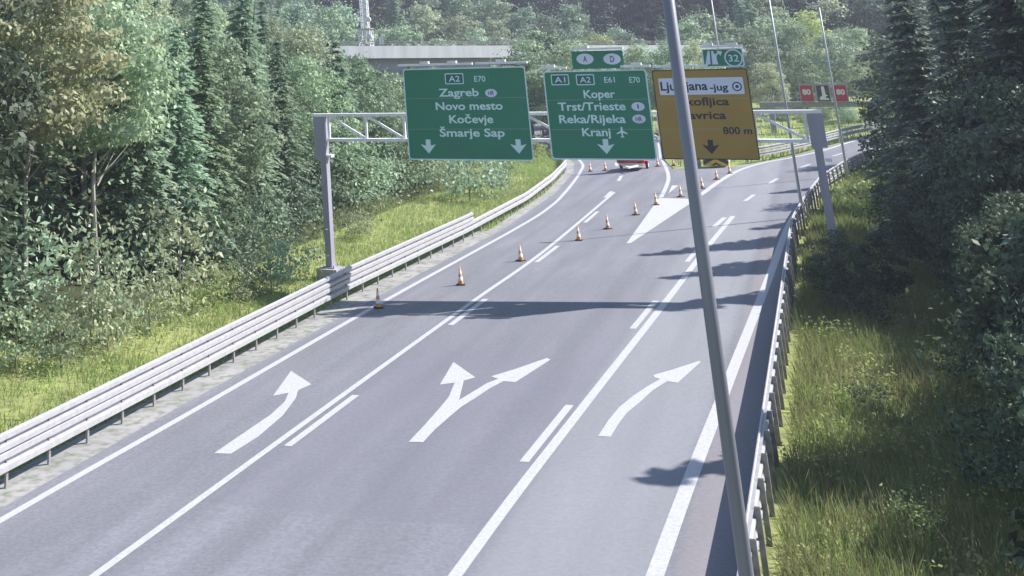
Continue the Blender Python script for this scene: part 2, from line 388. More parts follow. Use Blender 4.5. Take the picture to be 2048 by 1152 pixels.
for k in range(72):
    y = 13.2 + 2.02 * k
    x = on(RL, y); tall = y < 76; src = pm0 if tall else pml0; idx = 0 if tall else 1
    o = src if first[idx] else src.copy()
    if not first[idx]: COL.objects.link(o)
    first[idx] = False
    o.location = (x, y, zr(x)); reparent(o, g)
# right-hand guardrail, seen from behind
RR = [(-2.55, 0), (-2.55, 75), (-2.0, 85.5), (-1.05, 98), (.8, 110), (2.5, 118), (5.9, 130), (10.6, 144), (22.3, 170)]
g2 = empty('guardrail', (-2.45, 30, 0)); tag(g2, 'tall steel guardrail along the right shoulder, seen from behind with its row of posts', 'guardrail')
reparent(rail_beam('lower_beam', path_pts(RR, 14, 168, 2), .20, railsteel, None, -1, .34, .10), g2)
reparent(rail_beam('upper_beam', path_pts(RR, 14, 168, 2), .585, railsteel, None, -1, .36, .10), g2)
tp = MB(); pth = path_pts(RR, 14, 168, 3)
tp.tube([(x - .16, y, zr(x) + .79) for x, y in pth], .03, railsteel, 6); reparent(tp.build('top_rail'), g2)
q0 = MB(); q0.box(-.06, .05, -.006, .006, -.6, .80, galvdark); q0.box(-.06, .05, -.06, -.052, -.6, .80, galvdark); q0.box(.05, .058, -.06, .06, -.6, .80, galvdark); q0.box(-.10, -.06, -.05, .05, .42, .76, galvdark); q0 = q0.build('post'); fst = True
for k in range(78):
    y = 15.2 + 1.81 * k * (1 if k < 60 else 1.0); x = on(RR, y)
    o = q0 if fst else q0.copy()
    if not fst: COL.objects.link(o)
    fst = False
    o.location = (x, y, zr(x)); reparent(o, g2)
# barrier on the far left of the slip road, from the crash cushion onwards
RB = [(-7.3, 120.5), (-5.4, 123.5), (-2.6, 130.6), (1.6, 144.6), (6.8, 157), (12.3, 170)]
g3 = empty('guardrail', (-5.4, 123.5, 0)); tag(g3, 'bright guardrail with close posts along the far side of the slip road bend', 'guardrail')
reparent(rail_beam('lower_beam', path_pts(RB, 121, 168, 2), .5, railsteel, None, 1, .34), g3)
reparent(rail_beam('upper_beam', path_pts(RB, 121, 168, 2), .95, railsteel, None, 1, .34), g3)
q0 = MB(); q0.box(-.08, -.01, -.06, .06, -.1, 1.12, galvdark); q0 = q0.build('post'); fst = True
for k in range(32):
    y = 121.2 + 1.5 * k; x = on(RB, y); o = q0 if fst else q0.copy()
    if not fst: COL.objects.link(o)
    fst = False
    o.location = (x, y, zr(x)); reparent(o, g3)
RM = [(-12.6, 119), (-14.2, 127), (-16.6, 147), (-18.4, 160)]
g4 = empty('guardrail', (-12.6, 119, 0)); tag(g4, 'guardrail on the right edge of the main carriageway beyond the gore, behind the signs', 'guardrail')
reparent(rail_beam('beam', path_pts(RM, 119, 160, 2), .6, railsteel, None, -1, .34), g4)
q0 = MB(); q0.box(0, .08, -.06, .06, -.1, .8, galvdark); q0 = q0.build('post'); fst = True
for k in range(20):
    y = 119.4 + 2 * k; x = on(RM, y); o = q0 if fst else q0.copy()
    if not fst: COL.objects.link(o)
    fst = False
    o.location = (x, y, zr(x)); reparent(o, g4)

# ------------------------------------------------------------------ sign gantry
GY = 59.56
ga = empty('sign_gantry', (-23.45, GY, zr(-23.45))); tag(ga, 'grey steel lattice gantry spanning the whole carriageway and carrying the direction signs', 'gantry')
def gp(b, name, parent=None, smooth=False):
    o = b.build(name, None, smooth); reparent(o, ga); return o
def column(xc, zb, zt, name):
    b = MB(); b.box(xc - .19, xc + .13, GY - .20, GY + .28, zb, zt, postgrey)
    b.box(xc - .34, xc + .30, GY - .35, GY + .42, zb, zb + .05, postgrey)
    for i in (-1, 1):
        for j in (-1, 1):
            b.tube([(xc + .26 * i - .02, GY + .3 * j + .03, zb + .05), (xc + .26 * i - .02, GY + .3 * j + .03, zb + .13)], .03, galvdark, 6)
    b.box(xc - .55, xc + .5, GY - .6, GY + .65, zb - .9, zb - .002, concshade)
    b.box(xc + .162, xc + .42, GY - .18, GY + .22, 5.02, 5.14, galv)
    return gp(b, name)
column(-23.35, zr(-23.4) + .75, 6.98, 'column')
bb = MB(); bb.box(-23.82, -23.24, GY - .215, GY + .29, 4.9, 6.985, postgrey); gp(bb, 'column_head')
column(-.62, zr(-.62) + .1, 6.98, 'column')
bb = MB(); bb.box(-.90, -.28, GY - .215, GY + .29, 5.6, 6.985, postgrey); gp(bb, 'column_head')
for (z, yy, nm) in ((7.06, GY - .01, 'top_chord'), (5.86, GY - .01, 'bottom_chord')):
    b = MB(); x0, x1 = (-23.9, -.3) if nm == 'top_chord' else (-23.1, -.95)
    b.box(x0, x1, yy - .20, yy + .22, z - .07, z + .07, galv); gp(b, nm)
n = 11; xx = np.linspace(-23.05, -1.0, n + 1)
for i in range(n + 1):
    b = MB()
    b.bar((xx[i], GY, 5.93), (xx[i], GY, 6.99), .12, .10, galv)
    gp(b, 'strut')
    if i < n:
        b = MB()
        b.bar((xx[i] + .12, GY, 6.97), (xx[i + 1] - .1, GY, 5.95), .10, .12, galv)
        gp(b, 'diagonal')
# -------- lettering
SY = GY - .45          # front face of the sign panels
def text_mesh(s, bold=.0):
    c = bpy.data.curves.new('t', 'FONT'); c.body = s; c.size = 1; c.offset = bold; c.resolution_u = 3; c.fill_mode = 'FRONT'
    o = bpy.data.objects.new('t', c); COL.objects.link(o)
    bpy.context.view_layer.update()
    me = bpy.data.meshes.new_from_object(o.evaluated_get(bpy.context.evaluated_depsgraph_get()))
    vs = [tuple(v.co) for v in me.vertices]; fs = [tuple(p.vertices) for p in me.polygons]
    bpy.data.objects.remove(o); bpy.data.curves.remove(c); bpy.data.meshes.remove(me)
    return vs, fs
def put_text(b, s, xc, z0, width, cap, m, y, bold=.03):
    vs, fs = text_mesh(s, bold)
    x0 = min(v[0] for v in vs); x1 = max(v[0] for v in vs)
    kx = width / (x1 - x0); kz = cap / .72
    b.add([((v[0] - (x0 + x1) / 2) * kx + xc, y, v[1] * kz + z0) for v in vs], fs, m)
def rrect(b, x0, x1, z0, z1, y, r, m, seg=5):
    pts = []
    for cx, cz, a0 in ((x1 - r, z1 - r, 0), (x0 + r, z1 - r, 90), (x0 + r, z0 + r, 180), (x1 - r, z0 + r, 270)):
        for k in range(seg + 1):
            a = math.radians(a0 + 90 * k / seg); pts.append((cx + r * math.cos(a), y, cz + r * math.sin(a)))
    b.add(pts, [tuple(range(len(pts)))[::-1]], m)
def ell(b, xc, zc, rx, rz, y, m, n=20):
    b.add([(xc + rx * math.cos(2 * math.pi * k / n), y, zc + rz * math.sin(2 * math.pi * k / n)) for k in range(n)], [tuple(range(n))[::-1]], m)
def ring(b, xc, zc, rx, rz, t_, y, m, n=24):
    vs = []
    for k in range(n):
        c, s = math.cos(2 * math.pi * k / n), math.sin(2 * math.pi * k / n)
        vs += [(xc + rx * c, y, zc + rz * s), (xc + (rx - t_) * c, y, zc + (rz - t_) * s)]
    b.add(vs, [(2 * k, 2 * k + 1, (2 * k + 3) % (2 * n), (2 * k + 2) % (2 * n)) for k in range(n)], m)
def at(u, v, y=None):
    p = V(u, v, SY if y is None else y); return p[0], p[2]
def plate(root, x0, x1, z0, z1, border, face, r=.14, t_=.06, nm='panel'):
    b = MB(); b.box(x0 + .02, x1 - .02, SY + .012, SY + .06, z0 + .02, z1 - .02, signback)
    for k in range(3):
        zz = z0 + (z1 - z0) * (.2 + .3 * k); b.box(x0 + .1, x1 - .1, SY + .062, SY + .14, zz - .04, zz + .04, signback)
    rrect(b, x0, x1, z0, z1, SY + .009, r, border); rrect(b, x0 + t_, x1 - t_, z0 + t_, z1 - t_, SY + .005, r - t_ * .5, face)
    if x1 - x0 > 3:
        for k in (1, 2): zz = z0 + (z1 - z0) * k / 3; b.box(x0 + t_ + .02, x1 - t_ - .02, SY + .0035, SY + .0048, zz - .007, zz + .007, signback)
    o = b.build(nm); reparent(o, root); return o
def down_arrow(b, u, v, m, s=.36):
    x, z = at(u, v); y = SY - .004
    P = [(0, -1), (1.35, .35), (.42, .12), (.42, 1.0), (-.42, 1.0), (-.42, .12), (-1.35, .35)]
    # head and shaft of a lane arrow
    b.add([(x + s * a * .8, y, z + s * c * .9) for a, c in P], [(0, 1, 2, 3, 4, 5, 6)[::-1]], m)
def label_line(b, s, u0, u1, v0, cap, m, bold=.022):
    xa, z = at(u0, v0); xb, _ = at(u1, v0); put_text(b, s, (xa + xb) / 2, z, xb - xa, cap, m, SY - .004, bold)
def badge(b, u0, u1, v0, v1, s, border, face, txt, thick=.045):
    x0, z1 = at(u0, v0); x1, z0 = at(u1, v1)
    rrect(b, x0, x1, z0, z1, SY + .001, .05, border); rrect(b, x0 + thick, x1 - thick, z0 + thick, z1 - thick, SY - .002, .03, face)
    put_text(b, s, (x0 + x1) / 2, z0 + (z1 - z0) * .24, (x1 - x0) * .6, (z1 - z0) * .54, txt, SY - .005, .01)
def oval(b, u, v, w_, h_, s, bg_=None, fg=None):
    x, z = at(u, v); ell(b, x, z, w_ / 2, h_ / 2, SY - .002, bg_ or panelwhite)
    put_text(b, s, x, z - h_ * .26, h_ * (.36 if len(s) == 1 else .75) * (.4 if s == 'I' else 1), h_ * .55, fg or signblack, SY - .006, .01)
def lamp_bar(root, x0, x1, z, lamps, y=None):
    y = SY - .05 if y is None else y
    b = MB(); b.box(x0, x1, y - .14, y + .05, z - .05, z + .045, galv)
    reparent(b.build('top_rail'), root)
    for xl in lamps:
        b = MB(); b.box(xl - .22, xl + .22, y - .16, y + .07, z + .047, z + .15, galv); reparent(b.build('fitting'), root)
def writing(b, root): reparent(b.build('lettering'), root)

# sign 1
x0, z1 = -18.78, 9.24; x1, z0 = -12.70, 4.97
s1 = empty('direction_sign', ((x0 + x1) / 2, SY, z0)); tag(s1, 'large green sign reading Zagreb, Novo mesto, Kočevje and Šmarje Sap, leftmost on the gantry', 'road sign')
plate(s1, x0, x1, z0, z1, signwhite, signgreen)
b = MB()
badge(b, 889, 928, 147, 168, 'A2', signwhite, e_blue, signwhite); badge(b, 940, 979, 147, 168, 'E70', e_green, signgreen, signwhite, .03)
label_line(b, 'Zagreb', 878, 958, 193, .37, signwhite); oval(b, 982, 186, .58, .38, 'HR')
label_line(b, 'Novo mesto', 872, 1006, 220, .37, signwhite)
label_line(b, 'Kočevje', 899, 987, 246, .37, signwhite)
label_line(b, 'Šmarje Sap', 880, 1010, 273, .37, signwhite)
down_arrow(b, 857, 293, signwhite); down_arrow(b, 1037, 293, signwhite); writing(b, s1)
lamp_bar(s1, -18.95, -15.2, 9.42, [-17.6, -16.2]); lamp_bar(s1, -15.05, -12.55, 9.42, [-13.8])
# sign 2
x0, z1 = -11.88, 8.98; x1, z0 = -7.22, 5.05
s2 = empty('direction_sign', ((x0 + x1) / 2, SY, z0)); tag(s2, 'middle green sign on the gantry reading Koper, Trst/Trieste, Reka/Rijeka and Kranj', 'road sign')
plate(s2, x0, x1, z0, z1, signwhite, signgreen)
b = MB()
badge(b, 1101, 1139, 149, 170, 'A1', signwhite, e_blue, signwhite); badge(b, 1151, 1190, 149, 170, 'A2', signwhite, e_blue, signwhite)
badge(b, 1200, 1238, 149, 170, 'E61', e_green, signgreen, signwhite, .03); badge(b, 1250, 1288, 149, 170, 'E70', e_green, signgreen, signwhite, .03)
label_line(b, 'Koper', 1168, 1231, 196, .36, signwhite)
label_line(b, 'Trst/Trieste', 1117, 1252, 221, .36, signwhite); oval(b, 1276, 213, .58, .38, 'I')
label_line(b, 'Reka/Rijeka', 1119, 1252, 246, .36, signwhite); oval(b, 1278, 238, .58, .38, 'HR')
label_line(b, 'Kranj', 1165, 1222, 272, .36, signwhite)
xa, za = at(1244, 264); y = SY - .004; k = .25
b.add([(xa + k * p, y, za + k * q) for p, q in [(0, 1), (.16, .75), (.16, .25), (.95, -.2), (.95, -.4), (.16, -.15), (.12, -.7), (.4, -.95), (-.4, -.95), (-.12, -.7), (-.16, -.15), (-.95, -.4), (-.95, -.2), (-.16, .25), (-.16, .75)]], [tuple(range(15))], signwhite)
down_arrow(b, 1212, 293, signwhite); writing(b, s2)
lamp_bar(s2, -12.0, -10.75, 9.12, [-11.5]); lamp_bar(s2, -8.3, -7.0, 9.12, [-7.6])
# top plate A / D
p0 = empty('destination_plate', (-9.5, SY, 9.1)); tag(p0, 'small green plate with white ovals A and D on top of the middle green sign', 'sign plate')
xa, za = at(1142, 103); xb, zb = at(1249, 136)
plate(p0, xa, xb, zb, za, signgreen, signgreen, .05, .02)
b = MB(); oval(b, 1170, 118, .78, .5, 'A'); oval(b, 1224, 118, .78, .5, 'D'); writing(b, p0)
lamp_bar(p0, xa - .02, xb + .05, za + .09, [xa + .6])
# sign 3
x0, z1 = -6.98, 8.92; x1, z0 = -2.98, 5.10
s3 = empty('direction_sign', ((x0 + x1) / 2, SY, z0)); tag(s3, 'yellow exit sign for Ljubljana-jug, Škofljica and Lavrica, partly behind the near lamp post', 'road sign')
plate(s3, x0, x1, z0, z1, signblack, signyellow, .10, .045)
b = MB(); xa, za = at(1316, 157); xb, zb = at(1490, 188); rrect(b, xa, xb, zb, za, SY + .001, .06, panelwhite)
label_line(b, 'Ljubljana', 1322, 1416, 181, .38, signblack); label_line(b, '-jug', 1420, 1457, 181, .30, signblack)
xc, zc = at(1474, 173); ring(b, xc, zc, .2, .2, .05, SY - .003, signblack); ell(b, xc, zc, .07, .07, SY - .003, signblack, 12)
label_line(b, 'Škofljica', 1360, 1459, 211, .34, signblack); label_line(b, 'Lavrica', 1365, 1453, 238, .34, signblack)
label_line(b, '800 m', 1447, 1505, 268, .30, signblack)
down_arrow(b, 1422, 294, signblack, .33); writing(b, s3)
lamp_bar(s3, -6.9, -5.0, 9.08, [-6.0]); lamp_bar(s3, -4.95, -4.55, 9.08, [])
p1 = empty('exit_plate', (-4, SY, 9.1)); tag(p1, 'small green exit number plate 32 with a ramp symbol on top of the yellow sign', 'sign plate')
xa, za = at(1402, 98); xb, zb = at(1490, 133); plate(p1, xa, xb, zb, za, signwhite, signgreen, .08, .05)
b = MB(); y = SY - .004
def pxpoly(pts, m): b.add([(lambda q: (q[0], y, q[1]))(at(*p)) for p in pts], [tuple(range(len(pts)))], m)
pxpoly([(1411, 129), (1421, 129), (1419, 102), (1415, 102)], panelwhite)
pxpoly([(1425, 129), (1437, 129), (1434, 120), (1433, 112), (1437, 107), (1441, 112), (1444, 103), (1433, 101), (1435, 105), (1429, 109), (1426, 102), (1422, 102)], panelwhite)
xc, zc = at(1467, 116); ring(b, xc, zc, .38, .38, .06, SY - .003, panelwhite); put_text(b, '32', xc, zc - .15, .42, .30, panelwhite, SY - .004, .01); writing(b, p1)
lamp_bar(p1, xa - .02, xb + .02, za + .09, [xa + .3, xb - .4])

# ------------------------------------------------------------------ lamp posts
def lamp(x, y, z, h, r0, r1, label, pm_=None, name='street_lamp'):
    r = empty(name, (x, y, z)); tag(r, label, 'lamp post')
    b = MB(); b.tube([(0, 0, -.3), (0, 0, 1.2), (0, 0, h * .5), (0, 0, h)], [r0, r0 * .99, (r0 + r1) / 2, r1], pm_ or lampgrey, 16); b.build('pole', r, True)
    b = MB(); b.box(-r0 * 1.7, r0 * 1.7, -r0 * 1.7, r0 * 1.7, .0, .04, galvdark); b.build('base_plate', r)
    b = MB(); b.box(-.5, .12, -.11, .11, h, h + .10, galv); b.box(-.46, .05, -.08, .08, h + .101, h + .17, postgrey); b.build('lamp_head', r)
    return r
lamp(-1.385, 14.0, 0, 13.2, .078, .060, 'nearest grey tapered lamp post, crossing the whole picture in front of the yellow sign', nearpost)
lamp(-2.28, 82.0, .05, 13.0, .10, .055, 'thin grey lamp post at the right guardrail just beyond the gantry column')
lamp(.52, 105.5, .18, 12.4, .10, .055, 'thin grey lamp post farthest right, with its lamp head showing above the trees')
lamp(-8.4, 123.6, -.2, 15.0, .11, .06, 'thin grey lamp post rising behind the small exit number plate')

# ------------------------------------------------------------------ traffic cones
def make_cone():
    r = empty('traffic_cone', (0, 0, 0))
    b = MB(); b.box(-.24, .24, -.24, .24, 0, .05, rubber); b.box(-.19, .19, -.19, .19, .05, .075, rubber); b.build('base', r)
    def rad(z): return .155 - .125 * (z - .075) / .9
    def band(z0, z1, m, nm, o=0):
        c = MB(); n = 16; vs = [((rad(z) + o) * math.cos(2 * math.pi * k / n), (rad(z) + o) * math.sin(2 * math.pi * k / n), z) for z in (z0, z1) for k in range(n)]
        fs = [(k, (k + 1) % n, n + (k + 1) % n, n + k) for k in range(n)] + [tuple(n + k for k in range(n))]
        c.add(vs, fs, m); return c.build(nm, r, True)
    band(.075, .97, coneorange, 'body'); band(.24, .44, conewhite, 'reflective_band', .004); band(.60, .77, conewhite, 'reflective_band', .004)
    return r
def copy_tree(o, parent=None):
    c = o.copy(); COL.objects.link(c)
    if parent: c.parent = parent
    for ch in o.children: copy_tree(ch, c)
    return c
cones = [((757, 616), 'traffic cone standing on the left edge line beside the guardrail, nearest of the row'),
 ((922, 570), 'traffic cone in the left lane, second of the row from the guardrail'),
 ((1042, 522), 'traffic cone just left of the long white lane line, third of the row'),
 ((1158, 481), 'traffic cone in the middle lane, just right of the lane line, fourth of the row'),
 ((1216, 458), 'traffic cone in the middle lane between its fourth and sixth neighbours of the diagonal row'),
 ((1272, 430), 'traffic cone with an orange top, left of the tip of the white gore triangle'),
 ((1313, 410), 'traffic cone at the upper left corner of the white gore triangle'),
 ((1362, 394), 'traffic cone on the far edge of the white gore triangle'),
 ((1405, 377), 'traffic cone just right of the near lamp post, beside the slip road edge line'),
 ((1434, 359), 'traffic cone on the gore below the yellow and black crash cushion'),
 ((1460, 347), 'traffic cone on the gore just right of the crash cushion, close to the edge line'),
 ((1347, 332), 'small far traffic cone right of the curved gore line, under the yellow sign'),
 ((1316, 333), 'small far traffic cone left of the curved gore line, under the green sign'),
 ((1211, 341), 'far traffic cone in the shadow of the red trailer'),
 ((1181, 343), 'far traffic cone on the left lane beside the left edge line')]
c0 = make_cone()
for i, ((u, v), lb) in enumerate(cones):
    o = c0 if i == 0 else copy_tree(c0); p = G(u, v); o.location = p; o.rotation_euler = (0, 0, random.random() * 1.5)
    o.scale = (.82, .82, .82); tag(o, lb, 'traffic cone', 'traffic cones closing off the left lanes')

# ------------------------------------------------------------------ warning trailer on the road
tp_ = G(1263, 342)
tr = empty('warning_trailer', (tp_[0], tp_[1], tp_[2])); tag(tr, 'red and white road works warning trailer standing in the closed lane below the middle sign', 'trailer')
b = MB(); b.box(-1.0, 1.0, .1, 3.4, .45, .62, red); b.box(-.95, .95, .3, 3.2, .62, 1.15, red); b.box(-1.05, 1.05, .05, .12, .50, .66, galv); b.build('chassis', tr)
for sx_ in (-1, 1):
    b = MB(); b.tube([(sx_ * 1.02, 2.0, .33), (sx_ * 1.22, 2.0, .33)], .33, rubber, 18); wv = b.build('wheel', tr)
    b = MB(); b.tube([(sx_ * 1.221, 2.0, .33), (sx_ * 1.235, 2.0, .33)], .17, galv, 14); b.build('rim', wv)
    b = MB(); b.box(sx_ * 1.12 - .14, sx_ * 1.12 + .14, 1.55, 2.45, .68, .72, red); b.build('mudguard', tr)
    b = MB(); b.box(sx_ * .8 - .12, sx_ * .8 + .12, .02, .05, .68, .80, coneorange); b.build('tail_light', tr)
b = MB(); b.bar((-.8, .1, .5), (0, -1.7, .42), .13, .13, conewhite); b.bar((.8, .1, .5), (0, -1.7, .42), .13, .13, conewhite); b.box(-.09, .09, -1.95, -1.65, .36, .5, galv); b.build('drawbar', tr)
b = MB(); b.box(-1.15, 1.15, .02, .08, .64, 3.7, red)
for k in range(3):
    z = 1.35 + k * .55; b.add([(-1.08, .012, z), (-1.08, .012, z + .28), (0, .012, z + .75), (1.08, .012, z + .28), (1.08, .012, z), (0, .012, z + .47)], [(0, 5, 4, 3, 2, 1)], conewhite)
b.build('warning_board', tr)
b = MB(); b.bar((-.7, .15, .7), (-.7, .15, 3.6), .08, .08, galvdark); b.bar((.7, .15, .7), (.7, .15, 3.6), .08, .08, galvdark); b.build('board_frame', tr)
for sx_ in (-.85, .85):
    b = MB(); b.tube([(sx_, .02, 3.9), (sx_, .18, 3.9)], .17, rubber, 16); l_ = b.build('warning_light', tr)
    b = MB(); b.tube([(sx_, .0, 3.9), (sx_, .019, 3.9)], .13, yellow, 16); b.build('lens', l_)

# ------------------------------------------------------------------ crash cushion in the gore
cp = G(1433, 335)
cc = empty('crash_cushion', tuple(cp)); tag(cc, 'yellow crash cushion with black chevrons at the tip of the gore, under the yellow sign', 'crash cushion')
b = MB(); b.box(-1.05, 1.05, 0, .12, .12, 1.12, yellow)
b.add([(-1.0, -.004, .2), (-1.0, -.004, .55), (0, -.004, 1.05), (1.0, -.004, .55), (1.0, -.004, .2), (0, -.004, .70)], [(0, 5, 4, 3, 2, 1)], signblack)
b.add([(-.45, -.004, .15), (0, -.004, .42), (.45, -.004, .15), (.2, -.004, .15), (0, -.004, .25), (-.2, -.004, .15)], [(0, 1, 2, 3, 4, 5)][::-1], signblack); b.build('nose_panel', cc)
for k in range(4):
    b = MB(); y0 = .16 + k * .95; b.box(-.85, .85, y0, y0 + .9, .15, .98, galv if k % 2 else postgrey); b.box(-.9, .9, y0 + .35, y0 + .5, .3, .85, galvdark); b.build('cushion_segment', cc)
for s_ in (-1, 1):
    b = MB(); b.box(s_ * .95 - .03, s_ * .95 + .03, .15, 4.0, .45, .8, galv); b.build('side_rail', cc)
b = MB(); b.box(-1.75, -1.2, .3, .42, 0, 1.15, galvdark); o = b.build('marker_board'); o.location = tuple(cp + np.array([-.05, 0, 0]))
tag(o, 'dark grey upright board standing left of the crash cushion', 'board')

# ------------------------------------------------------------------ variable message gantry beyond the slip road
VY = 160.0
vx0, vz = V(1530, 209, VY)[0], V(1530, 209, VY)[2]; vx1 = V(1790, 211, VY)[0]
vg = empty('message_gantry', (vx0, VY, 0)); tag(vg, 'far dark gantry with a walkway carrying three lit message panels', 'gantry')
b = MB(); b.box(vx0 - .6, vx1 + 4, VY, VY + 1.0, vz - .35, vz + .25, galvdark); reparent(b.build('beam'), vg)
b = MB()
for z in (vz + .75, vz + 1.25): b.bar((vx0 - .6, VY + .95, z), (vx1 + 4, VY + .95, z), .05, .05, postgrey)
for k in range(14): xq = vx0 - .6 + k * (vx1 - vx0 + 4.6) / 13; b.bar((xq, VY + .95, vz + .25), (xq, VY + .95, vz + 1.3), .05, .05, postgrey)
reparent(b.build('railing'), vg)
lx = V(1545, 240, VY)[0]
b = MB(); b.box(lx - .3, lx + .3, VY + .1, VY + .8, -4, vz - .352, postgrey); reparent(b.build('column'), vg)
b = MB(); b.box(vx1 + 3, vx1 + 3.6, VY + .1, VY + .8, -4, vz - .352, postgrey); reparent(b.build('column'), vg)
def vms(u, kind, label):
    x, _ = V(u, 190, VY - .4)[0], 0; z = V(u, 187, VY - .4)[2]; Yf = VY - .4
    r = empty('message_sign', (x, Yf, z)); r.scale = (.80, 1, .84); tag(r, label, 'display')
    b = MB(); b.box(-.93, .93, 0, .38, -1.1, 1.2, signback); b.box(-.98, .98, -.12, .2, 1.202, 1.26, postgrey); b.build('housing', r)
    b = MB()
    if kind == '80':
        b.box(-.80, .80, -.02, -.002, -1.0, 1.05, ledred)
        put_text(b, '80', 0, -.12, 1.1, .68, conewhite, -.03, .04)
    else:
        b.box(-.80, .80, -.02, -.002, -1.0, 1.05, signblack)
        P = [(-.55, -.85), (.65, -.85), (.65, -.62), (.25, -.62), (.3, -.35), (.62, -.3), (.3, -.1), (.22, .9), (-.02, 1.0), (-.2, .8), (-.15, -.2), (-.55, -.55)]
        b.add([(p, -.03, q) for p, q in P], [tuple(range(len(P)))], conewhite)
        b.add([(-.52, -.032, .45), (-.42, -.032, .3), (-.3, -.032, .75)], [(0, 1, 2)], ledred); b.add([(.5, -.032, .2), (.66, -.032, .1), (.5, -.032, .7)], [(0, 1, 2)], ledred)
    b.build('screen', r)
vms(1614, '80', 'left red message sign showing 80 on the far gantry'); vms(1647, 'm', 'black middle message sign with a white symbol between the two red signs'); vms(1682, '80', 'right red message sign showing 80, behind the far lamp post')

# ------------------------------------------------------------------ road bridge in the distance
BA = math.radians(44)
p0_ = V(670, 92, 162.0)                       # left end of the parapet top
br = empty('bridge', tuple(p0_), BA); tag(br, 'pale concrete road bridge crossing behind the left green sign', 'bridge')
def bl(u, v=100):                              # distance along the bridge of a pixel column
    d = ray(u, v); c, s_ = math.cos(BA), math.sin(BA)
    t_ = (-p0_[0] * s_ + p0_[1] * c) / (d[1] * c - d[0] * s_); return (d[0] * t_ - p0_[0]) * c + (d[1] * t_ - p0_[1]) * s_
SLB = -.022
def slab(x0, x1, y0, y1, d0, d1, m, nm):
    b = MB(); b.add([(x, y, SLB * x + d) for d in (d0, d1) for y in (y0, y1) for x in (x0, x1)], [(0, 2, 3, 1), (4, 5, 7, 6), (0, 1, 5, 4), (2, 6, 7, 3), (0, 4, 6, 2), (1, 3, 7, 5)], m); return b.build(nm, br)
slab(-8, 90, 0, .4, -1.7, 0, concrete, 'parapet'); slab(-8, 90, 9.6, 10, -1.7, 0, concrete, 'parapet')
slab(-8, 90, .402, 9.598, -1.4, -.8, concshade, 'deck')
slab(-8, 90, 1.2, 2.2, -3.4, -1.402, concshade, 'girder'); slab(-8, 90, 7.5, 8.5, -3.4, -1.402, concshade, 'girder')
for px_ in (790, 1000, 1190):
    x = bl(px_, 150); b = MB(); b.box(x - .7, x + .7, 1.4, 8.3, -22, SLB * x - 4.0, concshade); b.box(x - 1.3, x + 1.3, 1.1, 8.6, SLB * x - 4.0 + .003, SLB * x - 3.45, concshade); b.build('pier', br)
b = MB()
for x in np.arange(-8, 90, 2.5): b.bar((x, .2, SLB * x - .01), (x, .2, SLB * x + .6), .07, .07, galvdark)
for h in (.3, .6): b.bar((-8, .2, SLB * -8 + h), (90, .2, SLB * 90 + h), .1, .1, galvdark)
b.build('railing', br)
xw = bl(769, 84); c_, s_ = math.cos(BA), math.sin(BA)
ws = empty('bridge_sign', (p0_[0] + xw * c_ - 1 * s_, p0_[1] + xw * s_ + 1 * c_, p0_[2] + SLB * xw - .8), .6); tag(ws, 'small white sign standing at the bridge railing', 'road sign')
b = MB(); b.bar((0, .05, 0), (0, .05, 2.3), .1, .1, galvdark); b.build('post', ws)
b = MB(); b.add([(-.38, 0, 1.0), (.38, 0, 1.0), (.3, 0, 2.0), (0, 0, 2.3), (-.26, 0, 2.0), (-.38, .03, 1.0), (.38, .03, 1.0), (.3, .03, 2.0), (0, .03, 2.3), (-.26, .03, 2.0)], [(0, 1, 2, 3, 4), (9, 8, 7, 6, 5)] + [(k, 5 + k, 5 + (k + 1) % 5, (k + 1) % 5) for k in range(5)], conewhite); b.build('panel', ws)

# ------------------------------------------------------------------ lattice mast behind the bridge
TY = 216.0; xm = V(731, 60, TY)[0]; mz = 4.0
ms = empty('lattice_mast', (xm, TY, mz)); tag(ms, 'slender grey lattice mast rising behind the bridge', 'mast')
def half(z): return 1.05 if z < 10.5 else (.62 if z < 40 else .3)
for i in (-1, 1):
    for j in (-1, 1):
        b = MB(); b.bar((i * 1.05, j * 1.05, 0), (i * 1.05, j * 1.05, 10.5), .14, .14, galv); b.bar((i * .62, j * .62, 10.5), (i * .62, j * .62, 40), .12, .12, galv); b.build('leg', ms)
b = MB(); z = 0
while z < 39:
    h = half(z + .1); st = 1.5 if h > 1 else 1.25
    for a in range(4):
        c = [(-h, -h), (h, -h), (h, h), (-h, h)]; p, q = c[a], c[(a + 1) % 4]
        b.bar((*p, z), (*q, z + st), .08, .08, galv); b.bar((*q, z), (*p, z + st), .08, .08, galv); b.bar((*p, z), (*q, z), .08, .08, galv)
    z += st
b.build('bracing', ms)
b = MB(); b.box(-1.3, 1.3, -1.3, 1.3, 10.5, 10.65, galvdark); b.build('platform', ms)
b = MB(); b.bar((.2, -.75, 8), (.2, -.75, 38), .3, .1, galv); b.build('ladder', ms)
for zz, s_ in ((12.2, 1), (9.2, 1)):
    b = MB(); b.tube([(s_ * 1.1, -.9, zz), (s_ * 1.1, -1.3, zz)], .45, conewhite, 14); b.build('dish', ms)

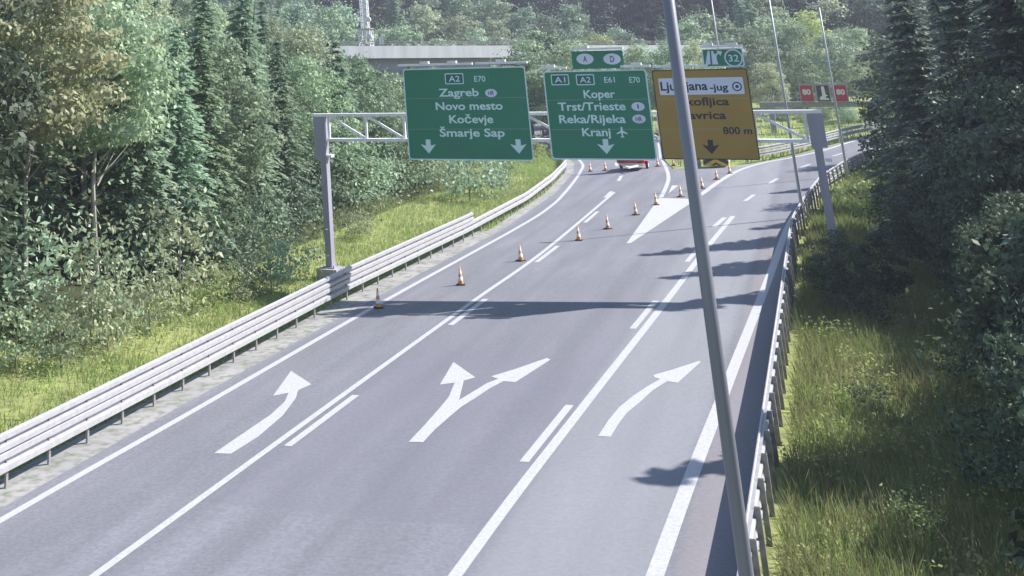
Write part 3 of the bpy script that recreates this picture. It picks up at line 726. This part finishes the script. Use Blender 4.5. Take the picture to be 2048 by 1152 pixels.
# ------------------------------------------------------------------ vegetation templates
def leaf_quads(C, Nn, L, Wd, rng, droop=0.0, bias=None):
    """one folded leaf-like quad per centre C with normal Nn"""
    n = len(C); r = rng.normal(size=(n, 3)); t = np.cross(Nn, r); t /= np.linalg.norm(t, axis=1)[:, None] + 1e-9
    if droop: t[:, 2] -= droop; t /= np.linalg.norm(t, axis=1)[:, None]
    if bias is not None: t = t + bias; t /= np.linalg.norm(t, axis=1)[:, None]
    s = np.cross(Nn, t); s /= np.linalg.norm(s, axis=1)[:, None] + 1e-9
    L = L * rng.uniform(.6, 1.4, n)[:, None]; Wd = Wd * rng.uniform(.6, 1.4, n)[:, None]
    a = C - t * L * .5; b = C + s * Wd * .5 + t * L * rng.uniform(-.15, .15, n)[:, None]; c = C + t * L * .5; d = C - s * Wd * .5
    return np.stack([a, b, c, d], 1).reshape(-1, 3)
def unit(v): return v / (np.linalg.norm(v, axis=-1, keepdims=True) + 1e-9)
def branchy(b, rng, h, r0, spread, z0, m, nb=9):
    b.tube([(0, 0, -.4), (.02 * h * rng.normal(), .02 * h * rng.normal(), h * .35), (.03 * h * rng.normal(), .03 * h * rng.normal(), h * .85)], [r0, r0 * .75, r0 * .2], m, 7)
    for k in range(nb):
        z = h * rng.uniform(z0, .7); a = rng.uniform(0, 6.28); l = spread * rng.uniform(.55, .9)
        p1 = (l * .5 * math.cos(a), l * .5 * math.sin(a), z + l * .3); p2 = (l * math.cos(a), l * math.sin(a), z + l * .75)
        b.tube([(0, 0, z - .2), p1, p2], [r0 * .35, r0 * .22, r0 * .07], m, 5)
def broadleaf(seed, h=12, rx=3.4, z0=.12, nclump=58, per=125, leaf=.29, top=.0):
    rng = np.random.default_rng(seed); cs = []
    ph = rng.uniform(0, 6.28, 4); tries = 0
    while len(cs) < nclump:
        d = rng.normal(size=3); d /= np.linalg.norm(d); rr = rng.uniform(.45, 1) ** .45
        q = d * rr
        if q[2] < -.55: q[2] *= .6
        ang = math.atan2(q[1], q[0]); lob = 1 + .22 * math.sin(3 * ang + ph[0]) + .18 * math.sin(5 * ang + ph[1] + 3 * q[2])
        taper = 1 - top * max(0, q[2])
        zc = z0 * h + (1 - z0) * h * .5 * (1 + q[2] * .95)
        c = np.array([q[0] * rx * lob * taper, q[1] * rx * lob * taper, zc])
        tries += 1
        if tries > 4000 or all(np.linalg.norm(c - o_) > .19 * rx for o_ in cs): cs.append(c)
    V_ = []
    for c in cs:
        rad = rng.uniform(.55, 1.25) * rx / 3.4; n = int(per * rad * 1.0)
        d = unit(rng.normal(size=(n, 3))); d[:, 2] = d[:, 2] * .75 + .1
        P = c + d * rad * np.array([1.1, 1.1, .7]) * rng.uniform(.6, 1.08, n)[:, None]
        N = unit(d * .8 + rng.normal(size=(n, 3)) * .55 + np.array([0, 0, .35]))
        V_.append(leaf_quads(P, N, leaf, leaf * .62, rng, .15))
    # sparse outer sprays
    n = 420; d = unit(rng.normal(size=(n, 3))); P = d * np.array([rx * 1.12, rx * 1.12, h * (1 - z0) * .5]) + np.array([0, 0, h * (z0 + (1 - z0) * .5)])
    P += rng.normal(size=P.shape) * .35
    V_.append(leaf_quads(P, unit(rng.normal(size=(n, 3))), leaf, leaf * .5, rng))
    V_ = np.concatenate(V_); return V_, np.arange(len(V_)).reshape(-1, 4)
def conifer(seed, h=15, r=3.2, z0=.06, tiers=30, nb=10, seg=11, dens=1.0):
    rng = np.random.default_rng(seed); C = []; N = []; B = []
    for t_ in range(tiers):
        f = (t_ + rng.uniform(-.3, .3)) / tiers; f = max(0, min(.99, f)); z = h * (z0 + (1 - z0) * f)
        rl = r * (1 - f) ** .82 * rng.uniform(.85, 1.1) + .18
        for k in range(nb if f < .8 else 6):
            a = 6.283 * (k + rng.uniform(-.35, .35)) / nb + t_ * 1.3; l = rl * rng.uniform(.62, 1.18)
            ca, sa = math.cos(a), math.sin(a); ns = max(4, int(seg * l / r * dens) + 3)
            for s_ in range(ns):
                u = (s_ + .5 + rng.uniform(-.3, .3)) / ns; x = l * u; zz = z + .30 * l * u - .55 * l * u * u + (rng.normal() * .05)
                for sd in (-1, 1, -1, 1):
                    w_ = .42 * (1 - u * .6) * min(1, l / 1.6)
                    oy = sd * w_ * rng.uniform(.15, 1.0)
                    C.append((x * ca - oy * sa, x * sa + oy * ca, zz - abs(oy) * .25 + rng.normal() * .05))
                    N.append((rng.normal() * .35, rng.normal() * .35, 1)); B.append((ca - sa * sd * .7, sa + ca * sd * .7, -.35))
    C = np.array(C); N = unit(np.array(N)); B = unit(np.array(B)) * 3
    V_ = leaf_quads(C, N, .52, .19, rng, 0, B)
    return V_, np.arange(len(V_)).reshape(-1, 4)
TPL = {}
def make_tpl(key, gen, trunk_h, trunk_r, spread, z0, m, nb):
    v, f = gen
    rng = np.random.default_rng(hash(key) % 1000 if False else len(TPL) + 50); b = MB(); branchy(b, rng, trunk_h, trunk_r, spread, z0, m, nb)
    me = bpy.data.meshes.new('trunk'); me.from_pydata(b.v, [], b.f); me.materials.append(m); me.update()
    TPL[key] = (v, f, me, {})
make_tpl('b1', broadleaf(1, 12, 3.5, .02, 84), 11, .17, 2.6, .3, bark, 10)
make_tpl('b2', broadleaf(2, 13, 3.3, .05, 80, top=.35), 12, .15, 2.3, .35, palebark, 10)
make_tpl('b3', broadleaf(3, 11, 3.9, .0, 88), 10, .18, 3.0, .25, bark, 11)
make_tpl('b4', broadleaf(4, 14, 3.4, .08, 84, top=.25), 13, .16, 2.5, .35, palebark, 11)
make_tpl('h1', broadleaf(9, 14, 3.6, .30, 70, top=.2), 13, .15, 2.8, .35, palebark, 12)
make_tpl('f1', broadleaf(5, 12, 3.9, .05, 60, 80, .52), 10, .2, 3, .3, bark, 5)
make_tpl('f2', broadleaf(6, 13, 3.5, .05, 60, 80, .50, top=.4), 11, .2, 3, .3, bark, 5)
make_tpl('c1', conifer(11), 14.3, .19, .6, .2, bark, 2)
make_tpl('c2', conifer(12, 16, 3.6, .04, 32, 11, 12), 15.3, .2, .6, .2, bark, 2)
make_tpl('s1', broadleaf(21, 2.0, 1.0, .02, 26, 70, .16), 1.6, .03, .6, .2, bark, 6)
make_tpl('s2', broadleaf(22, 2.6, .62, .05, 20, 60, .17, top=.5), 2.3, .03, .4, .2, palebark, 5)
def tree(x, y, s, tpl, leaf, label, group, cat='tree', name='broadleaf_tree', z=None, sz=1.0, rz=None):
    v, f, tm, cache = TPL[tpl]
    if leaf not in cache: cache[leaf] = npmesh('crown', v, f, LEAF[leaf])
    r = empty(name, (x, y, T(x, y) if z is None else z), random.uniform(0, 6.28) if rz is None else rz); r.scale = (s, s, s * sz)
    link('trunk', tm, r); link('crown' if cat != 'shrub' else 'foliage', cache[leaf], r)
    tag(r, label, cat, group); return r
H_T = {'b1': 12, 'b2': 13, 'b3': 11, 'b4': 14, 'h1': 14, 'f1': 12, 'f2': 13, 'c1': 15, 'c2': 16, 's1': 2, 's2': 2.6}
LOOK = {'green': 'mid green', 'bluegreen': 'bluish green', 'pale': 'pale green', 'olive': 'yellowish olive', 'dark': 'dark green', 'hillshade': 'shade-dark', 'lime': 'bright lime green', 'conifer': 'dark'}
ORD = ['first', 'second', 'third', 'fourth', 'fifth', 'sixth', 'seventh', 'eighth', 'ninth', 'tenth', 'eleventh', 'twelfth', 'thirteenth', 'fourteenth', 'fifteenth', 'sixteenth', 'seventeenth', 'eighteenth', 'nineteenth', 'twentieth', 'twenty-first', 'twenty-second', 'twenty-third', 'twenty-fourth', 'twenty-fifth', 'twenty-sixth']

# left forest: front row along the verge, then rows behind on the rising ground
def edge(y): return float(np.interp(y, [20, 40, 50, 78, 100, 115, 150], [-30.8, -30.2, -29.0, -29.2, -28.8, -30.5, -41]))
row = [(33, 'b4', 'dark', 1.25), (37.5, 'b4', 'dark', 1.2), (41.5, 'c1', 'dark', .95), (45.5, 'h1', 'olive', 1.05), (50, 'h1', 'green', .95), (54, 'c2', 'bluegreen', .85), (57, 'c1', 'bluegreen', .80),  # dark leaves at the near end paint the shade of the forest hollows
       (60.5, 'c2', 'green', .78), (64, 'b2', 'green', .85), (68, 'c1', 'bluegreen', .8), (72.5, 'c2', 'bluegreen', .68), (77, 'b4', 'green', .72), (82, 'c1', 'bluegreen', .74), (87, 'b2', 'green', .75), (92.5, 'b3', 'green', .75),
       (98, 'c2', 'green', .58), (104, 'b3', 'bluegreen', .7), (110, 'b2', 'green', .66), (116, 'b1', 'green', .6), (123, 'b3', 'pale', .5), (131, 'b1', 'green', .5)]
for i, (y, tp2, lf, s) in enumerate(row):
    con = tp2[0] == 'c'
    tree(edge(y) - 1.8 + random.uniform(-.6, .6), y, s, tp2, lf, '%s %s, %s from the left in the front row of the left forest' % (LOOK[lf], 'conifer' if con else 'broadleaf tree', ORD[i]), 'trees at the edge of the left forest', name='conifer_tree' if con else 'broadleaf_tree')
cnt = 0
for rowi, off in enumerate((6.5, 12, 18, 25, 33, 42)):
    y = 34 + rowi * 2.0
    while y < (150 if rowi < 3 else 190):
        x = edge(min(y, 150)) - off - 1.8 + random.uniform(-1.3, 1.3); 
        if y > 150: x -= (y - 150) * .27
        yy = y + random.uniform(-1.2, 1.2); s = random.uniform(.85, 1.2) if y < 75 else random.uniform(.7, .95)
        if y > 105 and rowi < 3: s *= .85
        u, v = PR(x, yy, T(x, yy) + 6)
        vc = float(np.interp(u, [520, 600, 650, 700, 760, 820, 870], [-400, 20, 92, 125, 165, 210, 235]))
        s = min(s, (V(u, vc, yy)[2] - T(x, yy)) / 13.5)
        if s < .42: y += 4; continue
        if -150 < u < 900 or y < 60:
            lf = random.choice(['green', 'green', 'bluegreen', 'pale', 'olive', 'dark'] if y < 80 else ['green', 'bluegreen', 'pale', 'bluegreen', 'green'])
            k_ = random.choice(['b1', 'b2', 'b4', 'c1', 'c2', 'c2']) ; con = k_[0] == 'c'
            if con: lf = 'bluegreen'
            tree(x, yy, s, k_, lf, '%s %s inside the left forest, %s row behind its edge' % (LOOK[lf], 'conifer' if con else 'broadleaf tree', ORD[rowi + 1]), '%s %s in row %s of the left forest' % (LOOK[lf], 'conifers' if con else 'broadleaf trees', ORD[rowi + 1]), name='conifer_tree' if con else 'broadleaf_tree')
        y += random.uniform(4.2, 6.0) if rowi < 2 else random.uniform(5.5, 7.5)
for i in range(34):                            # bushes closing the foot of the forest edge
    y = 31 + i * 3.1
    if 37 < y < 41 or 44 < y < 50: continue
    lf = random.choice(['green', 'bluegreen', 'pale', 'dark', 'green'])
    tree(edge(y) - random.uniform(.2, 1.2), y + random.uniform(-.6, .6), random.uniform(1.3, 2.1), 's1', lf, '%s undergrowth bush along the foot of the left forest edge' % LOOK[lf], '%s bushes at the foot of the left forest' % LOOK[lf], cat='shrub', name='bush')
# hillside forest behind the bridge
for j in range(11):
    y = 258 + j * 13.5
    lo_ = V(480, 60, y)[0]; hi_ = V(2150, 60, y)[0]; x = lo_ + random.uniform(0, 6)
    while x < hi_:
        yy = y + random.uniform(-4, 4)
        pu, _ = PR(x, yy, 20)
        pv = PR(x, yy, T(x, yy) + 10)[1]
        shade_gap = (960 < pu < 1360 and pv < 20 + (pu - 960) * .2) or (560 < pu < 750 and pv < 22) or (1385 < pu < 1480 and pv < 85) or (1590 < pu < 1780 and pv < 35)  # hillside regions whose shade is painted by leaf colour
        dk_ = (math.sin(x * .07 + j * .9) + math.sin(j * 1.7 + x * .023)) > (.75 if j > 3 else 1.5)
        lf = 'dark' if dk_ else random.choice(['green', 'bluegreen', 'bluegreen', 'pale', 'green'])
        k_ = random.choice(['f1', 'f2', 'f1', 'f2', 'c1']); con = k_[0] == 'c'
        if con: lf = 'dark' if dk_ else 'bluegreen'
        if shade_gap and random.random() < .8: lf = 'hillshade'
        zone = 'left' if pu < 900 else ('middle' if pu < 1400 else 'right')
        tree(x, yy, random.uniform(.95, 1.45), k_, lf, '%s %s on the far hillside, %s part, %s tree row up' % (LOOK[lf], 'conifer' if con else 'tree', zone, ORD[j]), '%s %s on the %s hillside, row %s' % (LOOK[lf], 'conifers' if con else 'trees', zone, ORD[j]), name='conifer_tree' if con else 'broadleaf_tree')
        x += random.uniform(6.2, 9.4) + j * .25
# trees standing between the bridge, the slip road and the hillside, placed one by one
def px_tree(u, vtop, y, tpl, leaf, label, wmul=1.0, group=None, zb=None, **kw):
    p = V(u, vtop, y); z = T(p[0], y) if zb is None else zb; h = p[2] - z; s = h / H_T[tpl]
    return tree(p[0], y, s * wmul, tpl, leaf, label, group, sz=1 / wmul, name='conifer_tree' if tpl[0] == 'c' else 'broadleaf_tree', z=z, **kw)
mid = [(1085, 66, 160, 'b1', 'dark', 'dark round tree standing at the right end of the bridge', 1.2), (1048, 84, 152, 'b3', 'green', 'low green tree in front of the bridge, above the left sign', 1.15),
 (1132, 84, 150, 'b3', 'green', 'green tree left of the small A and D plate', 1.2), (1200, 72, 250, 'b3', 'lime', 'light yellowish tree behind the A and D plate', 1.25),
 (1275, 88, 175, 'b1', 'green', 'green tree between the two small top plates', 1.2), (1330, 84, 170, 'b2', 'green', 'green tree directly behind the near lamp post', 1.2),
 (1385, 78, 172, 'b2', 'pale', 'pale tree left of the exit number plate', 1.1), (1500, 60, 196, 'b2', 'green', 'tall bright tree right of the exit number plate', 1.1), (1530, 120, 176, 'b4', 'pale', 'pale tree behind the upper right corner of the yellow sign', 1.1),
 (1575, 40, 214, 'b4', 'green', 'tall tree between the two far lamp posts', 1.2), (1608, 22, 222, 'b2', 'lime', 'tallest bright green tree left of the far lamp head', 1.2), (1655, 66, 205, 'b1', 'bluegreen', 'bluish green tree above the message panels', 1.2),
 (1700, 50, 215, 'b4', 'green', 'green tree right of the far lamp head', 1.2), (1735, 90, 196, 'b1', 'pale', 'pale green tree at the edge of the big right conifers', 1.1), (1600, 120, 190, 'b3', 'green', 'bushy tree just above the left red message panel', 1.1),
 (1560, 214, 171, 'b1', 'bluegreen', 'bushy green tree behind the gantry opening at the right', 1.3), (1640, 210, 170, 'b3', 'green', 'low green tree under the middle message panel', 1.3), (1690, 208, 168, 'b3', 'bluegreen', 'low tree under the right message panel', 1.3), (1735, 215, 166, 'b1', 'green', 'low green tree at the end of the slip road barrier', 1.3), (1605, 222, 168, 'b3', 'olive', 'low olive tree right of the gantry column', 1.2),
 (1105, 165, 168, 'c1', 'dark', 'dark conifer in the gap between the two green signs', 1.6), (1075, 150, 175, 'b1', 'dark', 'dark tree seen above the gap between the green signs', 1.4), (1790, 60, 180, 'f1', 'dark', 'dark tree behind the big right conifers', 1.3), (1850, 30, 150, 'f2', 'dark', 'tall dark tree far behind the right conifers', 1.2)]
for (u, v, y, tp2, lf, lb, wm) in mid: px_tree(u, v, y, tp2, lf, lb, wm)
# right side
right = [(4.6, 78, 'c2', 'conifer', 1.0, 'big conifer whose left edge meets the slip road, nearest the far lamp post'), (8.0, 65, 'c2', 'conifer', 1.1, 'tall conifer with sunlit branch tips filling the upper right'),
 (9.5, 75, 'c1', 'conifer', 1.2, 'conifer behind the two biggest right conifers'), (10.5, 63, 'b4', 'dark', 1.05, 'dense dark tree at the right picture edge beside the tall conifer'), (10.4, 88, 'c2', 'conifer', 1.1, 'dark conifer deep in the right forest'),
 (5.4, 92, 'b1', 'dark', .85, 'dark broadleaf tree beyond the big right conifer'), (8.4, 104, 'c1', 'conifer', 1.0, 'far conifer behind the right forest edge'), (16, 69, 'b3', 'dark', 1.3, 'dark broadleaf tree at the far right behind the conifers'),
 (7.3, 42.4, 'c2', 'conifer', 1.12, 'dark conifer with low branches reaching into the lower right corner'), (13, 48, 'c2', 'conifer', 1.0, 'conifer outside the right edge, behind the lower right conifer'), (15, 72, 'c2', 'dark', 1.2, 'dark conifer behind the right edge trees'),
 (12.5, 67, 'b3', 'dark', 1.25, 'dark tree hidden behind the tall conifer at the right edge'), (6.6, 71.5, 'c1', 'conifer', 1.1, 'dense tree between the two biggest right conifers'), (12.5, 71.5, 'b1', 'dark', 1.2, 'dark tree farther right behind the tall conifer'),
 (6.6, 41.3, 'b3', 'dark', .70, 'low wide dark tree at the lower right edge in front of the conifers'), (6.8, 61, 'b3', 'dark', .85, 'wide dark tree at the right edge below the tall conifer'), (7.2, 67.5, 'b1', 'dark', .9, 'dark tree between the tall conifer and the slip road conifer'),
 (3.6, 69, 'b3', 'dark', .42, 'low dark tree at the foot of the big right conifers'), (3.0, 82, 'b1', 'dark', .42, 'low dark tree left of the big conifer trunk'),
 (6.4, 117, 'b2', 'dark', .8, 'dark tree at the inside of the slip road bend'), (13.5, 97, 'b1', 'dark', 1.2, 'dark tree deep in the right forest'), (12, 118, 'b3', 'dark', 1.2, 'dark tree where the slip road vanishes'), (18, 140, 'b1', 'dark', 1.2, 'dark tree beyond the end of the slip road')]
for (x, y, tp2, lf, s, lb) in right: tree(x, y, s, tp2, lf, lb, None, sz=.82 if y == 42.4 else 1, name='conifer_tree' if tp2[0] == 'c' else 'broadleaf_tree')

# shrubs and saplings
shr = [((940, 415), 's1', 'bluegreen', 1.9, 'grey-green round bush on the grassy bank above the guardrail'), ((985, 400), 's1', 'bluegreen', 1.5, 'grey-green bush right beside the round bush on the bank'),
 ((120, 770), 's1', 'green', .9, 'low bush at the forest edge near the left picture edge'), ((215, 735), 's2', 'pale', 1.1, 'upright pale bush left of the twin saplings'), ((235, 715), 's2', 'green', 1.5, 'tall leafy bush in front of the dark forest gap'), ((180, 720), 's2', 'pale', 1.6, 'tall pale bush at the dark forest edge'),
 ((365, 660), 's2', 'pale', 1.7, 'slender pale sapling standing before the dark trunks'), ((300, 690), 's1', 'pale', .9, 'small pale bush on the verge below the sapling'), ((420, 640), 's1', 'lime', .9, 'lime green bush on the left verge'), ((500, 610), 's2', 'green', 1.2, 'bushy sapling left of the gantry column'),
 ((545, 600), 's1', 'bluegreen', 1.1, 'bluish bush near the gantry column'), ((580, 580), 's1', 'green', 1.2, 'green bush just left of the gantry column foot'), ((30, 775), 's1', 'green', 1.1, 'bush at the very left of the forest edge'), ((470, 625), 's1', 'pale', .8, 'pale low bush between the sapling and the gantry'),
 ((720, 500), 's1', 'pale', .8, 'small pale bush on the yellow grass right of the gantry column'), ((890, 400), 's1', 'green', 1.2, 'green bush at the forest edge left of the round bush'), ((1010, 360), 's1', 'lime', 1.2, 'lime bush under the left sign'), ((1075, 330), 's1', 'lime', 1.1, 'lime bush where the guardrail bends away')]
for (q, tp2, lf, s, lb) in shr:
    p = G(*q); tree(p[0], p[1], s, tp2, lf, lb, None, cat='shrub', name='bush')
for i, y in enumerate(np.arange(28, 68, 3.3)):
    xq = 5.3 + random.uniform(-.5, .5) - (.6 if y < 41 else 0); k_ = random.choice(['b3', 'b1', 'f1']); sc_ = random.uniform(.44, .54)
    tree(xq, y, sc_, k_, 'dark', 'dark shrub on the shaded bank below the right conifers, %s from the camera' % ORD[i], 'dark shrubs below the right conifers', cat='shrub', name='bush')
for (x, y, tp2, lf, s, lb) in [(-.45, 58.4, 'b3', 'dark', .27, 'added dark bush standing in for the shade on the right gantry column foot'), (.9, 59.6, 'b1', 'dark', .25, 'added dark bush standing in for shade right behind the right gantry column foot'), (-.2, 43, 's1', 'dark', .5, 'dark weedy bush on the sunlit patch behind the right guardrail'), (.3, 33.5, 's1', 'lime', .45, 'yellow-green weed clump on the lower right grass'), (.2, 56, 's1', 'dark', .8, 'shaded bush behind the right guardrail'), (1.2, 88, 's1', 'lime', 1.3, 'sunlit bush beside the far right guardrail'), (3.6, 99, 's1', 'lime', 1.5, 'yellow-green bush below the far lamp post'), (2.4, 76, 's1', 'dark', 1.3, 'dark bush at the foot of the gantry column'), (2.6, 38, 's1', 'dark', 1.1, 'dark bush under the lower right tree'), (3.4, 47, 's1', 'dark', 1.3, 'dark bush under the right edge conifer')]:  # first two bushes are added as stand-ins for shade at the column foot
    tree(x, y, s, tp2, lf, lb, None, cat='shrub', name='bush')

# ------------------------------------------------------------------ grass (nobody could count it)
def grass(name, n, fx, y0, y1, hgt, wid, leaf, label, pw=1.4):
    rng = np.random.default_rng(n)
    y = y0 + (y1 - y0) * rng.uniform(0, 1, n) ** pw
    t_ = rng.uniform(0, 1, n); lim = np.array([fx(q) for q in y]); x = lim[:, 0] + (lim[:, 1] - lim[:, 0]) * t_
    # clump
    k = np.sin(x * 2.3 + np.sin(y * 1.1) * 2) * np.sin(y * 1.7 + x) + rng.normal(size=n) * .5
    z = np.array([T(a, b_) for a, b_ in zip(x, y)]) - .05
    h = hgt * (1 + .45 * np.clip(k, -1, 1.6)) * rng.uniform(.6, 1.3, n); a = rng.uniform(0, 6.28, n)
    sx_, sy_ = np.cos(a) * wid, np.sin(a) * wid; lx_, ly_ = rng.normal(size=n) * h * .35, rng.normal(size=n) * h * .35
    v = np.stack([np.stack([x - sx_, y - sy_, z], 1), np.stack([x + sx_, y + sy_, z], 1), np.stack([x + lx_ + sx_ * .2, y + ly_, z + h], 1), np.stack([x + lx_ - sx_ * .2, y + ly_, z + h], 1)], 1).reshape(-1, 3)
    o = link(name, npmesh(name, v, np.arange(len(v)).reshape(-1, 4), LEAF[leaf])); tag(o, label, 'grass', None, 'stuff')
grass('verge_grass', 60000, lambda y: (edge(y) - 1, Lx(y) - (1.5 if y < 78 else .9)), 24, 150, .24, .026, 'grass', 'yellow-green grass on the left verge between guardrail and forest', 1.2)
grass('bank_grass', 70000, lambda y: (Rx(y) + .45, Rx(y) + 8), 22, 125, .42, .020, 'grassdark', 'long rough grass on the bank behind the right guardrail', 1.5)
rng = np.random.default_rng(77); Cw = []
for k in range(80):                       # small broad-leaved weeds in patches
    left = k % 3 == 0; y = rng.uniform(26, 100 if left else 70)
    x = rng.uniform(edge(y), Lx(y) - 1.8) if left else rng.uniform(Rx(y) + .6, Rx(y) + 5.5)
    r_ = rng.uniform(.15, .5); n = int(90 * r_ * 2)
    P = np.stack([x + rng.normal(size=n) * r_, y + rng.normal(size=n) * r_, np.zeros(n)], 1); P[:, 2] = T(x, y) + rng.uniform(.1, .55, n) * (1 + r_)
    Cw.append(P)
Cw = np.concatenate(Cw); Nw = unit(rng.normal(size=Cw.shape) * .6 + np.array([0, 0, 1]))
vw = leaf_quads(Cw, Nw, .12, .07, rng); tag(link('weeds', npmesh('weeds', vw, np.arange(len(vw)).reshape(-1, 4), LEAF['grassdark'])), 'patches of broad-leaved weeds scattered through the verge grass', 'weeds', None, 'stuff')
LEAF['dry'] = leaf_mat('dry_stalks', (.30, .24, .14), (.46, .38, .24), (.36, .28, .18), .2, .1)
grass('dry_stalks', 5200, lambda y: (Rx(y) + .5, Rx(y) + 6), 22, 80, .75, .011, 'dry', 'dry brown stalks standing in the bank grass on the right', 1.3)
grass('dry_stalks', 3200, lambda y: (edge(y) - .5, Lx(y) - 1.7), 24, 110, .5, .012, 'dry', 'dry brown stalks standing in the left verge grass', 1.3)
grass('island_grass', 6000, lambda y: (Mx(y) + .9, Qx(y) - .9), 121, 200, .4, .05, 'grass', 'grass on the island between the carriageway and the slip road', 1.0)

# ------------------------------------------------------------------ haze
m = bpy.data.materials.new('haze_air'); m.use_nodes = True; t = m.node_tree; t.nodes.remove(t.nodes['Principled BSDF'])
pv = t.nodes.new('ShaderNodeVolumePrincipled'); pv.inputs['Color'].default_value = (.80, .84, 1.0, 1); pv.inputs['Density'].default_value = .0004; pv.inputs['Anisotropy'].default_value = .1
t.links.new(pv.outputs[0], t.nodes['Material Output'].inputs['Volume'])
b = MB(); b.box(-450, 260, -60, 700, -12, 120, m); o = b.build('haze'); tag(o, kind='stuff')
